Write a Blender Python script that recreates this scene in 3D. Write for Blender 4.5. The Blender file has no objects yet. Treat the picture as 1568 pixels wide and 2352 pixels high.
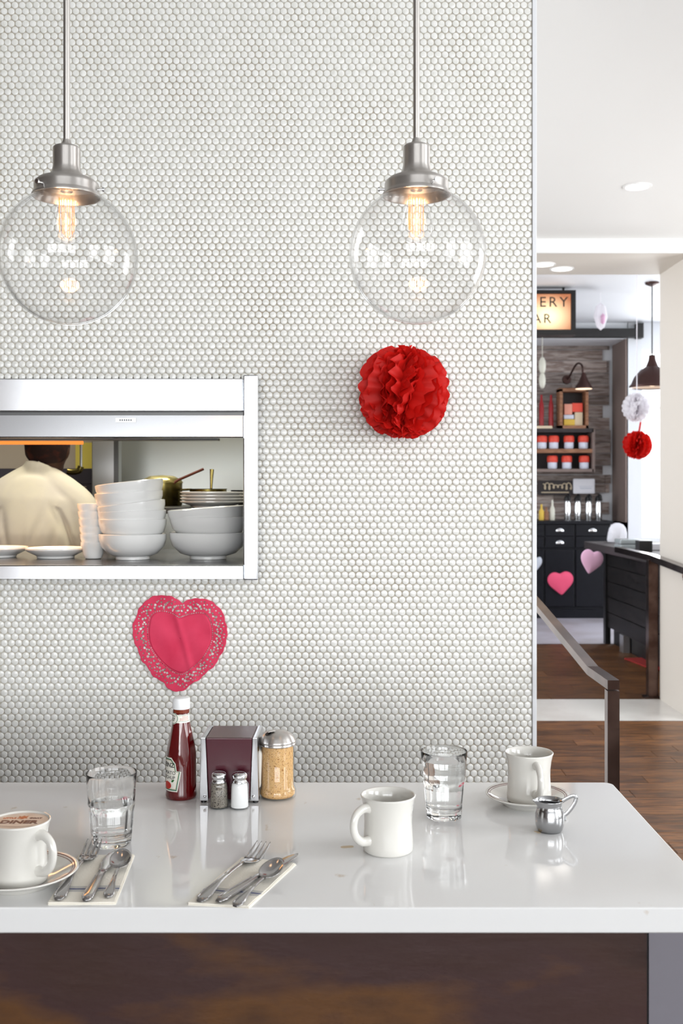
import bpy, bmesh, math, random
import numpy as np
from mathutils import Vector, Matrix
random.seed(7)
R = random.random
PI = math.pi
sc = bpy.context.scene
C = sc.collection

# ------------------------------------------------------------------ camera
F = 2430.0            # focal length in pixels of the 1568x2352 frame
HX, HY = 784.0, 1120.0
CZ = 1.5              # eye height
def P(x, y, d):       # a point of the place seen at pixel x,y at distance d
    return Vector(((x - HX) * d / F, d, CZ + (HY - y) * d / F))
def PX(x, d): return (x - HX) * d / F
def PZ(y, d): return CZ + (HY - y) * d / F
cam = bpy.data.cameras.new('camera'); cam_o = bpy.data.objects.new('camera', cam); C.objects.link(cam_o)
cam_o.location = (0, 0, CZ); cam_o.rotation_euler = (PI / 2, 0, 0)
cam.sensor_fit = 'VERTICAL'; cam.sensor_height = 36; cam.sensor_width = 24
cam.lens = F / 2352 * 36; cam.shift_y = -(1176 - HY) / 2352
cam.clip_start = .02; cam.clip_end = 100
cam.dof.use_dof = True; cam.dof.focus_distance = 2.15; cam.dof.aperture_fstop = 8.0
sc.camera = cam_o

# ------------------------------------------------------------------ world, daylight, exposure
w = bpy.data.worlds.new('daylight'); sc.world = w; w.use_nodes = True
wb = w.node_tree.nodes['Background']; wb.inputs[0].default_value = (.93, .97, 1, 1); wb.inputs[1].default_value = 3.0
sc.view_settings.view_transform = 'Standard'; sc.view_settings.look = 'None'
sc.view_settings.gamma = 1; sc.view_settings.use_curve_mapping = False
sc.view_settings.exposure = -0.22
sc.cycles.max_bounces = 14; sc.cycles.diffuse_bounces = 3; sc.cycles.glossy_bounces = 4; sc.cycles.transmission_bounces = 14; sc.cycles.transparent_max_bounces = 12
sc.cycles.caustics_reflective = False; sc.cycles.use_adaptive_sampling = True; sc.cycles.adaptive_threshold = .04; sc.cycles.adaptive_min_samples = 12
def area(name, loc, rot, sx, sy, power, col=(1, 1, 1)):
    l = bpy.data.lights.new(name, 'AREA'); l.shape = 'RECTANGLE'; l.size = sx; l.size_y = sy; l.energy = power; l.color = col
    o = bpy.data.objects.new(name, l); C.objects.link(o); o.location = loc; o.rotation_euler = rot
    return o
DAY = (.97, .985, 1)
# daylight in the street windows behind the camera (they face +Y), in the side windows, in the bakery window
for x in (-2.3, .2, 2.7):
    area('window_daylight', (x, -6.92, 1.95), (PI / 2, 0, 0), 2.2, 2.1, 152, DAY)
for y in (-1.5, 1.2, 5.2):
    area('window_daylight', (4.12, y, 1.9), (PI / 2, 0, PI / 2), 1.8, 2.0, 86 if y > 3 else 78, DAY)
area('window_daylight', (-1.1, 9.6, 1.9), (PI / 2, 0, -PI / 2), 3.0, 2.2, 62, DAY)  # unseen light in the left bakery wall, added to brighten the jamb
area('window_daylight', (4.4, 12.6, 2.0), (PI / 2, 0, PI), 1.7, 2.2, 115, DAY)
area('window_daylight', (6.9, 10.0, 1.9), (PI / 2, 0, PI / 2), 3.0, 2.2, 70, DAY)

# ------------------------------------------------------------------ materials
def lin(c):
    out = []
    for v in c[:3]:
        v = v / 255.0
        out.append(v / 12.92 if v <= .04045 else ((v + .055) / 1.055) ** 2.4)
    return (*out, 1)
MATS = {}
def M(name, col, rough=.5, metal=0.0, spec=.5, col2=None, nscale=8, stretch=(1, 1, 1), lo=.4, hi=.6, detail=4, rand=0.0,
      bump=0, bscale=60, coat=0, trans=0, ior=1.5, emit=None, estr=0, world=False, aniso=None, sub=0):
    m = bpy.data.materials.new(name); m.use_nodes = True
    nt = m.node_tree; n = nt.nodes; b = n['Principled BSDF']
    b.inputs['Base Color'].default_value = lin(col); b.inputs['Roughness'].default_value = rough
    b.inputs['Metallic'].default_value = metal; b.inputs['Specular IOR Level'].default_value = spec
    b.inputs['IOR'].default_value = ior; b.inputs['Transmission Weight'].default_value = trans
    b.inputs['Coat Weight'].default_value = coat; b.inputs['Coat Roughness'].default_value = .05
    if emit: b.inputs['Emission Color'].default_value = lin(emit); b.inputs['Emission Strength'].default_value = estr
    if sub: b.inputs['Subsurface Weight'].default_value = sub
    vec = None
    if col2 is not None or bump:
        if world:
            g = n.new('ShaderNodeNewGeometry'); vec = g.outputs['Position']
        else:
            tc = n.new('ShaderNodeTexCoord'); vec = tc.outputs['Object']
        if rand:
            oi = n.new('ShaderNodeObjectInfo'); ad = n.new('ShaderNodeVectorMath'); ad.operation = 'MULTIPLY_ADD'
            cb = n.new('ShaderNodeCombineXYZ')
            for k in range(3): nt.links.new(oi.outputs['Random'], cb.inputs[k])
            ad.inputs[1].default_value = (37, 53, 71); nt.links.new(cb.outputs[0], ad.inputs[0]); nt.links.new(vec, ad.inputs[2]); vec = ad.outputs[0]
        mp = n.new('ShaderNodeMapping'); mp.inputs['Scale'].default_value = stretch
        nt.links.new(vec, mp.inputs['Vector']); vec = mp.outputs[0]
    if col2 is not None:
        no = n.new('ShaderNodeTexNoise'); no.inputs['Scale'].default_value = nscale; no.inputs['Detail'].default_value = detail
        nt.links.new(vec, no.inputs['Vector'])
        rp = n.new('ShaderNodeValToRGB')
        cols = [col] + (col2 if isinstance(col2, list) else [col2])
        el = rp.color_ramp.elements
        while len(el) < len(cols): el.new(.5)
        for i, c in enumerate(cols):
            el[i].position = lo + (hi - lo) * i / (len(cols) - 1); el[i].color = lin(c)
        nt.links.new(no.outputs['Fac'], rp.inputs[0]); out = rp.outputs[0]
        if rand:
            hs = n.new('ShaderNodeHueSaturation'); ma = n.new('ShaderNodeMapRange')
            ma.inputs['To Min'].default_value = 1 - rand; ma.inputs['To Max'].default_value = 1 + rand
            nt.links.new(oi.outputs['Random'], ma.inputs['Value']); nt.links.new(ma.outputs[0], hs.inputs['Value'])
            nt.links.new(out, hs.inputs['Color']); out = hs.outputs[0]
        nt.links.new(out, b.inputs['Base Color'])
    if bump:
        nb = n.new('ShaderNodeTexNoise'); nb.inputs['Scale'].default_value = bscale; nb.inputs['Detail'].default_value = 3
        nt.links.new(vec, nb.inputs['Vector'])
        bp = n.new('ShaderNodeBump'); bp.inputs['Strength'].default_value = bump; bp.inputs['Distance'].default_value = .004
        nt.links.new(nb.outputs['Fac'], bp.inputs['Height']); nt.links.new(bp.outputs[0], b.inputs['Normal'])
    MATS[name] = m
    return m
def thin_glass(name, ior=1.45, tint=(1, 1, 1, 1), bump=0, bscale=20, rough=0.0):
    m = bpy.data.materials.new(name); m.use_nodes = True; nt = m.node_tree; n = nt.nodes; n.clear()
    o = n.new('ShaderNodeOutputMaterial'); mx = n.new('ShaderNodeMixShader'); lw = n.new('ShaderNodeLayerWeight'); pw = n.new('ShaderNodeMath'); pw.operation = 'POWER'; pw.inputs[1].default_value = 5
    fr = n.new('ShaderNodeMapRange'); fr.inputs['To Min'].default_value = ((ior - 1) / (ior + 1)) ** 2; fr.inputs['To Max'].default_value = .9
    nt.links.new(lw.outputs['Facing'], pw.inputs[0]); nt.links.new(pw.outputs[0], fr.inputs['Value'])
    t = n.new('ShaderNodeBsdfTransparent'); t.inputs[0].default_value = tint; g = n.new('ShaderNodeBsdfGlossy'); g.inputs['Roughness'].default_value = rough
    nt.links.new(fr.outputs[0], mx.inputs[0]); nt.links.new(t.outputs[0], mx.inputs[1]); nt.links.new(g.outputs[0], mx.inputs[2]); nt.links.new(mx.outputs[0], o.inputs[0])
    if bump:
        nb = n.new('ShaderNodeTexNoise'); nb.inputs['Scale'].default_value = bscale
        tc = n.new('ShaderNodeTexCoord'); nt.links.new(tc.outputs['Object'], nb.inputs['Vector'])
        bp = n.new('ShaderNodeBump'); bp.inputs['Strength'].default_value = bump; bp.inputs['Distance'].default_value = .01
        nt.links.new(nb.outputs['Fac'], bp.inputs['Height']); nt.links.new(bp.outputs[0], g.inputs['Normal']); nt.links.new(bp.outputs[0], lw.inputs['Normal'])
    MATS[name] = m
    return m
def tissue(name, col, tr=.4):
    m = M(name, col, .6); nt = m.node_tree; n = nt.nodes; b = n['Principled BSDF']; o = n['Material Output']
    t = n.new('ShaderNodeBsdfTranslucent'); t.inputs[0].default_value = lin(col); mx = n.new('ShaderNodeMixShader'); mx.inputs[0].default_value = tr
    nt.links.new(b.outputs[0], mx.inputs[1]); nt.links.new(t.outputs[0], mx.inputs[2]); nt.links.new(mx.outputs[0], o.inputs[0])
def brushed(m, an=.85, rot=0.0):
    nt = m.node_tree; b = nt.nodes['Principled BSDF']; tg = nt.nodes.new('ShaderNodeTangent'); tg.direction_type = 'RADIAL'; tg.axis = 'Z'
    nt.links.new(tg.outputs[0], b.inputs['Tangent']); b.inputs['Anisotropic'].default_value = an; b.inputs['Anisotropic Rotation'].default_value = rot
def emis(name, col, s):
    m = bpy.data.materials.new(name); m.use_nodes = True; nt = m.node_tree; n = nt.nodes; n.clear()
    o = n.new('ShaderNodeOutputMaterial'); e = n.new('ShaderNodeEmission'); e.inputs[0].default_value = lin(col); e.inputs[1].default_value = s
    nt.links.new(e.outputs[0], o.inputs[0]); MATS[name] = m
    return m

M('paint_white', (240, 240, 239), .6, bump=.02, bscale=90)
M('paint_warm', (226, 219, 210), .55)
M('paint_far', (232, 235, 240), .6)
M('wall_dark', (70, 52, 44), .6)
M('tile', (246, 246, 243), .16, col2=(236, 236, 231), nscale=55, world=True, lo=.42, hi=.62, detail=1)
M('grout', (200, 195, 184), .85, col2=(176, 165, 148), nscale=7, world=True, lo=.45, hi=.75)
M('edge_white', (232, 234, 238), .3)
M('quartz', (229, 229, 229), .07, spec=.34, col2=[(229, 229, 229), (229, 229, 229), (196, 178, 156)], nscale=26, world=True, lo=.5, hi=.80, detail=6, stretch=(1, .55, 1))
M('patina', (48, 30, 26), .42, .15, col2=[(64, 42, 36), (66, 44, 42), (98, 64, 34), (60, 38, 28)], nscale=3.0, lo=.36, hi=.68, detail=9, stretch=(.6, 1, 1.6), bump=.15, bscale=30)
M('panel_shade_grey', (118, 115, 123), .5)  # white end panel's shade under the counter is mixed into this grey
M('steel', (212, 214, 218), .17, 1.0)
M('steel_soft', (190, 192, 194), .38, 1.0)
M('steel_dark', (92, 92, 92), .4, 1.0)
brushed(M('nickel', (198, 194, 190), .34, 1.0), .85, .25)
M('chrome', (225, 226, 228), .09, 1.0)
M('cutlery', (168, 166, 166), .14, 1.0)
M('creamer_steel', (180, 181, 183), .17, 1.0, bump=.03, bscale=10, stretch=(1, 1, 20))
M('porcelain', (218, 216, 210), .1, coat=.4)
M('dish_white', (249, 249, 247), .14, coat=.4)
M('rim_brown', (112, 52, 44), .2)
M('coffee', (120, 84, 60), .3)
M('dregs', (78, 26, 16), .4)
M('foam', (226, 208, 192), .4, col2=(205, 178, 158), nscale=40, lo=.4, hi=.8)
M('print_brown', (84, 26, 14), .4)
M('print_orange', (188, 96, 40), .4)
M('glass', (254, 255, 255), 0.0, trans=1, ior=1.47)
M('water', (255, 255, 255), 0.0, trans=1, ior=1.33)
thin_glass('globe_glass', 1.4, bump=.08, bscale=9)
thin_glass('bulb_glass', 1.35)
thin_glass('shaker_glass', 1.5, (.97, .98, .98, 1))
thin_glass('pane_glass', 1.3)
M('ketchup', (92, 4, 8), .08, coat=.8)
M('ketchup_neck', (120, 40, 14), .1, coat=.8)
M('cap_white', (240, 242, 244), .35)
M('label_white', (240, 238, 228), .4)
M('label_green', (20, 110, 82), .4)
M('label_gold', (176, 140, 76), .4)
M('ink_black', (26, 26, 28), .5)
M('ink_red', (186, 40, 34), .5)
M('leaf_green', (36, 110, 44), .5)
M('tomato', (190, 40, 28), .4)
M('maroon', (70, 14, 30), .26)
M('napkin_paper', (246, 245, 240), .9)
M('napkin_cream', (243, 238, 226), .95, bump=.25, bscale=400)
M('stripe_blue', (68, 76, 122), .9, col2=(120, 126, 150), nscale=300, lo=.4, hi=.6)
M('stripe_grey', (150, 154, 160), .9)
M('pepper', (92, 84, 76), .9, col2=[(150, 142, 130), (50, 44, 40)], nscale=420, lo=.35, hi=.65, detail=2)
M('salt', (246, 246, 246), .9)
M('sugar', (214, 164, 104), .9, col2=[(226, 184, 128), (176, 124, 70)], nscale=330, lo=.35, hi=.68, detail=2, bump=.3, bscale=400)
tissue('tissue_red', (226, 28, 20), .35)
tissue('tissue_white', (250, 248, 251), .6)
M('doily', (234, 68, 104), .8, col2=(220, 48, 86), nscale=14, lo=.35, hi=.7)
M('heart_pink', (236, 84, 122), .7)
M('heart_pale', (246, 196, 228), .7)
M('heart_grey', (196, 202, 214), .7)
M('rail_metal', (104, 84, 76), .2, 1.0, col2=(70, 52, 46), nscale=6, lo=.4, hi=.6)
M('floor_wood', (56, 36, 22), .36, spec=.3, col2=[(84, 55, 34), (122, 82, 48), (50, 32, 21)], nscale=5, stretch=(1.2, 9, 9), lo=.3, hi=.72, detail=6, rand=.28, bump=.05, bscale=30)
M('floor_gap', (40, 26, 18), .6)
M('threshold', (226, 224, 220), .25, col2=(212, 208, 204), nscale=2, lo=.4, hi=.6)
M('floor_grey', (176, 172, 182), .5, col2=(160, 154, 160), nscale=2, lo=.4, hi=.6)
M('barn_board', (140, 124, 118), .8, col2=[(172, 160, 154), (116, 100, 94), (156, 140, 132)], nscale=4, stretch=(1, 3, 9), lo=.3, hi=.7, detail=6, rand=.35)
M('panel_brown', (126, 110, 104), .7)
M('frame_wood', (158, 112, 82), .6, col2=(126, 84, 58), nscale=10, stretch=(1, 1, 6), lo=.4, hi=.6)
M('shelf_dark', (42, 34, 36), .6)
M('cabinet_navy', (13, 14, 23), .4, spec=.3)
M('black_board', (14, 12, 13), .45, spec=.3, col2=(28, 23, 23), nscale=4, stretch=(1, 1, 6), lo=.4, hi=.7, rand=.2)
M('black', (18, 18, 20), .4)
M('black_frame', (24, 22, 22), .5)
M('bronze', (70, 46, 42), .4, .6)
M('shade_inner', (250, 232, 214), .6)
M('lid_red', (224, 72, 52), .5)
M('jar_white', (214, 218, 234), .4)
M('red_bottle', (150, 6, 18), .3)
M('cream_block', (214, 196, 168), .7)
M('box_yellow', (226, 190, 80), .7)
M('box_pink', (232, 160, 140), .7)
M('bag_white', (236, 236, 244), .6)
M('tray_glass', (184, 194, 198), .2, .3)
M('mat_red', (150, 32, 28), .9)
M('bottle_clear', (216, 214, 200), .2)
M('brass_pot', (120, 108, 60), .25, .9)
M('foil', (196, 182, 120), .3, 1.0, bump=.9, bscale=40)
M('spoon_wood', (110, 52, 36), .6)
M('shelf_steel', (128, 128, 130), .25, .9)
M('chef_cloth', (228, 220, 200), .9, col2=(214, 206, 196), nscale=6, lo=.4, hi=.7, bump=.15, bscale=12)
M('skin', (84, 52, 38), .5)
M('cap_dark', (44, 18, 16), .8, col2=(84, 34, 22), nscale=26, lo=.5, hi=.7)
M('trousers', (44, 44, 48), .9)
M('kitchen_wall', (176, 180, 178), .3, .55)
M('kitchen_tan', (168, 156, 142), .6)
M('equipment', (58, 54, 62), .4, .4)
M('equipment_tan', (120, 108, 94), .4, .3)
M('yellow_sheet', (214, 196, 88), .6)
emis('filament', (255, 128, 74), 3.6)
emis('downlight', (255, 248, 238), 8.0)
emis('kitchen_tube', (255, 244, 214), 6.0)
emis('heat_glow', (255, 138, 62), 1.6)
emis('sign_glow', (236, 150, 104), 1.0)
nt = MATS['sign_glow'].node_tree; tc_ = nt.nodes.new('ShaderNodeTexCoord'); mp_ = nt.nodes.new('ShaderNodeMapping'); gr_ = nt.nodes.new('ShaderNodeTexGradient'); gr_.gradient_type = 'SPHERICAL'
mp_.inputs['Location'].default_value = (-.30, 0, -.78); mp_.inputs['Scale'].default_value = (3.4, 3.4, 4.4)
rp_ = nt.nodes.new('ShaderNodeValToRGB'); rp_.color_ramp.elements[0].color = lin((226, 146, 106)); rp_.color_ramp.elements[1].color = lin((255, 232, 186)); rp_.color_ramp.elements[1].position = .75
mr_ = nt.nodes.new('ShaderNodeMapRange'); mr_.inputs['To Min'].default_value = .95; mr_.inputs['To Max'].default_value = 2.4
nt.links.new(tc_.outputs['Object'], mp_.inputs[0]); nt.links.new(mp_.outputs[0], gr_.inputs[0]); nt.links.new(gr_.outputs['Fac'], rp_.inputs[0]); nt.links.new(gr_.outputs['Fac'], mr_.inputs[0])
nt.links.new(rp_.outputs[0], nt.nodes['Emission'].inputs[0]); nt.links.new(mr_.outputs[0], nt.nodes['Emission'].inputs[1])
emis('warm_glow', (255, 226, 196), 2.2)

# ------------------------------------------------------------------ mesh helpers
class MB:
    def __init__(s): s.v = []; s.f = []; s.wn = False
    def add(s, vs, fs):
        o = len(s.v); s.v += [tuple(p) for p in vs]; s.f += [tuple(i + o for i in f) for f in fs]; return s
    def box(s, x0, x1, y0, y1, z0, z1, M4=None):
        vs = [Vector((x, y, z)) for z in (z0, z1) for y in (y0, y1) for x in (x0, x1)]
        if M4 is not None: vs = [M4 @ p for p in vs]
        return s.add(vs, [(0, 2, 3, 1), (4, 5, 7, 6), (0, 1, 5, 4), (1, 3, 7, 5), (3, 2, 6, 7), (2, 0, 4, 6)])
    def rbox(s, x0, x1, y0, y1, z0, z1, b=.004, seg=2, M4=None):
        s.wn = True; bm = bmesh.new(); r = bmesh.ops.create_cube(bm, size=1)
        for v in bm.verts:
            v.co = Vector(((x0 + x1) / 2 + v.co.x * (x1 - x0), (y0 + y1) / 2 + v.co.y * (y1 - y0), (z0 + z1) / 2 + v.co.z * (z1 - z0)))
        bmesh.ops.bevel(bm, geom=bm.edges[:], offset=b, segments=seg, affect='EDGES', profile=.5)
        bm.verts.index_update()
        vs = [v.co.copy() for v in bm.verts]; fs = [[v.index for v in f.verts] for f in bm.faces]; bm.free()
        if M4 is not None: vs = [M4 @ p for p in vs]
        return s.add(vs, fs)
    def lathe(s, prof, n=48, c=(0, 0, 0), mod=None, M4=None, a0=0, a1=2 * PI):
        rings = []; vs = []; fs = []; full = abs(a1 - a0 - 2 * PI) < 1e-6
        m = n if full else n + 1
        for i, (r, z) in enumerate(prof):
            if r < 1e-7: rings.append([len(vs)]); vs.append(Vector((0, 0, z)))
            else:
                rings.append(list(range(len(vs), len(vs) + m)))
                for k in range(m):
                    a = a0 + (a1 - a0) * k / n
                    rr = r * (mod(a, z, i) if mod else 1)
                    vs.append(Vector((rr * math.cos(a), rr * math.sin(a), z)))
        for A, B in zip(rings, rings[1:]):
            for k in range(n):
                k2 = (k + 1) % m
                if len(A) == 1 and len(B) == 1: continue
                if len(A) == 1: fs.append((A[0], B[k2], B[k]))
                elif len(B) == 1: fs.append((A[k], A[k2], B[0]))
                else: fs.append((A[k], A[k2], B[k2], B[k]))
        off = Vector(c)
        vs = [(M4 @ p if M4 is not None else p) + off for p in vs]
        return s.add(vs, fs)
    def sweep(s, path, ra, rb=None, n=12, up=(0, 0, 1), square=False, cap=True):
        path = [Vector(p) for p in path]; up = Vector(up); N = len(path); vs = []; fs = []
        if not hasattr(ra, '__len__'): ra = [ra] * N
        rb = ra if rb is None else ([rb] * N if not hasattr(rb, '__len__') else rb)
        if square: n = 4
        for i, p in enumerate(path):
            t = (path[min(i + 1, N - 1)] - path[max(i - 1, 0)]).normalized()
            if 0 < i < N - 1 and square:
                t1 = (path[i] - path[i - 1]).normalized(); t2 = (path[i + 1] - path[i]).normalized(); t = (t1 + t2).normalized()
                k = 1 / max(.4, t.dot(t1))
            else: k = 1
            u0 = up if abs(t.dot(up)) < .98 else Vector((0, 1, 0)) if abs(t.y) < .9 else Vector((1, 0, 0))
            sd = t.cross(u0).normalized(); uu = sd.cross(t).normalized()
            for j in range(n):
                a = 2 * PI * j / n + (PI / 4 if square else 0)
                q = math.sqrt(2) if square else 1
                vs.append(p + sd * ra[i] * q * math.cos(a) + uu * rb[i] * q * k * math.sin(a))
        for i in range(N - 1):
            for j in range(n):
                j2 = (j + 1) % n
                fs.append((i * n + j, i * n + j2, (i + 1) * n + j2, (i + 1) * n + j))
        if cap: fs.append(tuple(range(n - 1, -1, -1))); fs.append(tuple((N - 1) * n + j for j in range(n)))
        return s.add(vs, fs)
    def ball(s, c, r, n=16, m=10, sq=(1, 1, 1)):
        prof = [(math.sin(PI * i / m) * r, -math.cos(PI * i / m) * r) for i in range(m + 1)]
        prof[0] = (0, -r); prof[-1] = (0, r)
        return s.lathe(prof, n, c, M4=Matrix.Diagonal((*sq, 1)))
    def prism(s, poly, y0, y1):     # outline in x,z, thickness along y
        n = len(poly)
        vs = [(x, y0, z) for x, z in poly] + [(x, y1, z) for x, z in poly]
        fs = [tuple(range(n)), tuple(range(2 * n - 1, n - 1, -1))] + [(i, i + n, (i + 1) % n + n, (i + 1) % n) for i in range(n)]
        return s.add(vs, fs)
    def xform(s, M4): s.v = [tuple(M4 @ Vector(p)) for p in s.v]; return s
    def mesh(s, name, smooth=None):
        me = bpy.data.meshes.new(name); me.from_pydata(s.v, [], s.f); me.update()
        bm = bmesh.new(); bm.from_mesh(me); bmesh.ops.recalc_face_normals(bm, faces=bm.faces[:]); bm.to_mesh(me); bm.free()
        if smooth:
            me.polygons.foreach_set('use_smooth', [True] * len(me.polygons))
            if smooth is not True: me.set_sharp_from_angle(angle=math.radians(smooth))
        return me
def link(name, me, mat, parent=None, loc=None, rot=None):
    o = bpy.data.objects.new(name, me); C.objects.link(o)
    if mat:
        me.materials.clear(); me.materials.append(MATS[mat])
    if parent: o.parent = parent
    if loc is not None: o.location = loc
    if rot is not None: o.rotation_euler = rot
    return o
def obj(name, mb, mat, parent=None, smooth=40, loc=None, rot=None):
    o = link(name, mb.mesh(name, smooth), mat, parent, loc, rot)
    if mb.wn and smooth: m = o.modifiers.new('flat_faces', 'WEIGHTED_NORMAL'); m.weight = 100; m.keep_sharp = True
    return o
def tag(o, label, cat, group=None):
    o['label'] = label; o['category'] = cat
    if group: o['group'] = group
    return o
def thing(name, label, cat, loc=(0, 0, 0), rotz=0, group=None, rot=None):
    o = bpy.data.objects.new(name, None); C.objects.link(o); o.empty_display_size = .05; o.location = loc
    o.rotation_euler = rot if rot is not None else (0, 0, rotz)
    return tag(o, label, cat, group)
def struct(name, mb, mat, smooth=None, label=None):
    o = obj(name, mb, mat, None, smooth); o['kind'] = 'structure'
    if label: o['label'] = label
    return o
def one(name, label, cat, mb, mat, loc=(0, 0, 0), rot=(0, 0, 0), group=None, smooth=40):
    return tag(obj(name, mb, mat, None, smooth, loc, rot), label, cat, group)
def dup(root, loc, rot=None, label=None):
    r = root.copy(); C.objects.link(r); r.location = loc
    if rot is not None: r.rotation_euler = rot
    if label: r['label'] = label
    for ch in list(root.children):
        c = ch.copy(); C.objects.link(c); c.parent = r
        for g in list(ch.children):
            d = g.copy(); C.objects.link(d); d.parent = c
    return r
def text_mb(body, size, ext=.0005, align='CENTER', shear=0.0, space=1.0, bold=0.0):
    cu = bpy.data.curves.new('txt', 'FONT'); cu.body = body; cu.size = size; cu.extrude = ext; cu.align_x = align; cu.align_y = 'CENTER'
    cu.shear = shear; cu.space_character = space; cu.offset = bold; cu.resolution_u = 3
    o = bpy.data.objects.new('txt', cu); C.objects.link(o)
    dg = bpy.context.evaluated_depsgraph_get(); me = bpy.data.meshes.new_from_object(o.evaluated_get(dg))
    mb = MB(); mb.v = [tuple(v.co) for v in me.vertices]; mb.f = [tuple(p.vertices) for p in me.polygons]
    bpy.data.objects.remove(o); bpy.data.curves.remove(cu); bpy.data.meshes.remove(me)
    return mb
def arc(c, r, a0, a1, n, plane='xz'):
    out = []
    for i in range(n + 1):
        a = a0 + (a1 - a0) * i / n
        out.append(Vector((c[0] + r * math.cos(a), c[1], c[2] + r * math.sin(a))))
    return out
def spline(pts, n=8):            # Catmull-Rom through points
    pts = [Vector(p) for p in pts]; out = []
    for i in range(len(pts) - 1):
        p0 = pts[max(i - 1, 0)]; p1 = pts[i]; p2 = pts[i + 1]; p3 = pts[min(i + 2, len(pts) - 1)]
        for k in range(n):
            t = k / n
            out.append(.5 * ((2 * p1) + (p2 - p0) * t + (2 * p0 - 5 * p1 + 4 * p2 - p3) * t * t + (3 * p1 - p0 - 3 * p2 + p3) * t ** 3))
    out.append(pts[-1]); return out

# ------------------------------------------------------------------ the room shell
CEIL = 3.095; WALL = 3.04; XE = .558
DF, DB = 6.8, 7.5         # front and back of the thick wall with the opening to the bakery
JX = 2.256; SOFF = 3.01
UC = 3.4                  # bakery ceiling
fl = struct('floor', MB().box(-4, 4.3, -7.1, 6.8, -.1, -.012), 'floor_gap')
struct('ceiling', MB().box(-4, 4.3, -7.1, 6.8, CEIL, CEIL + .1), 'paint_white')
struct('wall_left', MB().box(-4.1, -4, -7.1, 6.9, -.1, CEIL), 'wall_dark')
# street wall behind the camera, with three tall windows
mb = MB(); wins = [(-3.25, -1.2), (-.9, 1.3), (1.6, 3.8)]
xs = [-4.1] + [v for a in wins for v in a] + [4.3]
for i in range(0, len(xs), 2): mb.box(xs[i], xs[i + 1], -7.1, -6.95, -.1, CEIL)
for a, b in wins: mb.box(a, b, -7.1, -6.95, -.1, .9); mb.box(a, b, -7.1, -6.95, 3.0, CEIL)
struct('wall_front', mb, 'paint_warm')
def window_frame(name, x0, x1, z0, z1, y, mat='paint_white', nx=2, nz=2, th=.05):
    o = struct(name, MB().box(x0, x1, y - .01, y + .01, z0, z0 + th).box(x0, x1, y - .01, y + .01, z1 - th, z1), mat)
    for i in range(nx + 1): obj('mullion', MB().box(x0 + (x1 - x0) * i / nx - .02, x0 + (x1 - x0) * i / nx + .02, y - .02, y + .02, z0, z1), mat, o, None)
    obj('transom', MB().box(x0, x1, y - .02, y + .02, z0 + (z1 - z0) * .68, z0 + (z1 - z0) * .68 + .04), mat, o, None)
    return o
for i, (a, b) in enumerate(wins): window_frame('window_%d' % (i + 1), a, b, .9, 3.0, -6.88, 'black_frame')
# wall on the right of the dining room with side windows
mb = MB(); ywin = [(-2.4, -.6), (.3, 2.1), (4.3, 6.1)]
ys = [-7.1] + [v for a in ywin for v in a] + [6.8]
for i in range(0, len(ys), 2): mb.box(4.2, 4.35, ys[i], ys[i + 1], -.1, CEIL)
for a, b in ywin: mb.box(4.2, 4.35, a, b, -.1, .9); mb.box(4.2, 4.35, a, b, 2.9, CEIL)
struct('wall_right', mb, 'paint_white')
# thick wall at the end of the corridor with the opening
struct('wall_end', MB().box(JX, 4.35, DF, DB, -.1, UC).box(.3, JX, DF, DB, SOFF, UC).box(-1.2, .3, DF, DB, -.1, UC), 'paint_warm', label='thick cream wall around the opening to the bakery')
struct('wall_beam', MB().box(.558, JX + 1.9, DF - .02, DF, SOFF - .005, CEIL), 'paint_white')
th = struct('threshold', MB().box(.2, JX, DF, DB, -.1, .0), 'threshold'); th['label'] = 'white stone threshold in the opening'
# kitchen box behind the tiled wall
struct('wall_kitchen', MB().box(-4, .46, 5.3, 5.4, -.1, CEIL), 'kitchen_wall')
struct('wall_partition', MB().box(.46, .55, WALL + .1, DF, -.1, CEIL), 'paint_white')
# ---- floor planks
def planks(parent, x0, x1, y0, y1, wd, mat, lmin=.9, lmax=1.7, z1=0.0):
    variants = []
    for k in range(5):
        L = lmin + (lmax - lmin) * k / 4
        me = MB().box(0, L - .003, 0, wd - .003, -.012, 0).mesh('plank'); me.materials.append(MATS[mat]); variants.append((L, me))
    y = y0; row = 0
    while y < y1 - .01:
        x = x0 - R() * .8; row += 1
        while x < x1:
            L, me = random.choice(variants)
            o = bpy.data.objects.new('plank', me); C.objects.link(o); o.parent = parent; o.location = (x, y, z1)
            x += L
        y += wd
planks(fl, .58, 3.0, 2.0, 6.8, .13, 'floor_wood')
fb = struct('floor_bakery', MB().box(-1.2, 7.2, DB, 13.2, -.1, -.012), 'floor_gap', label='bakery floor beyond the opening')
planks(fb, .8, 3.9, DB, 10.12, .19, 'floor_wood')
obj('concrete_floor', MB().box(-1.2, 7, 10.13, 13, -.012, .0), 'floor_grey', fb, None)

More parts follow.
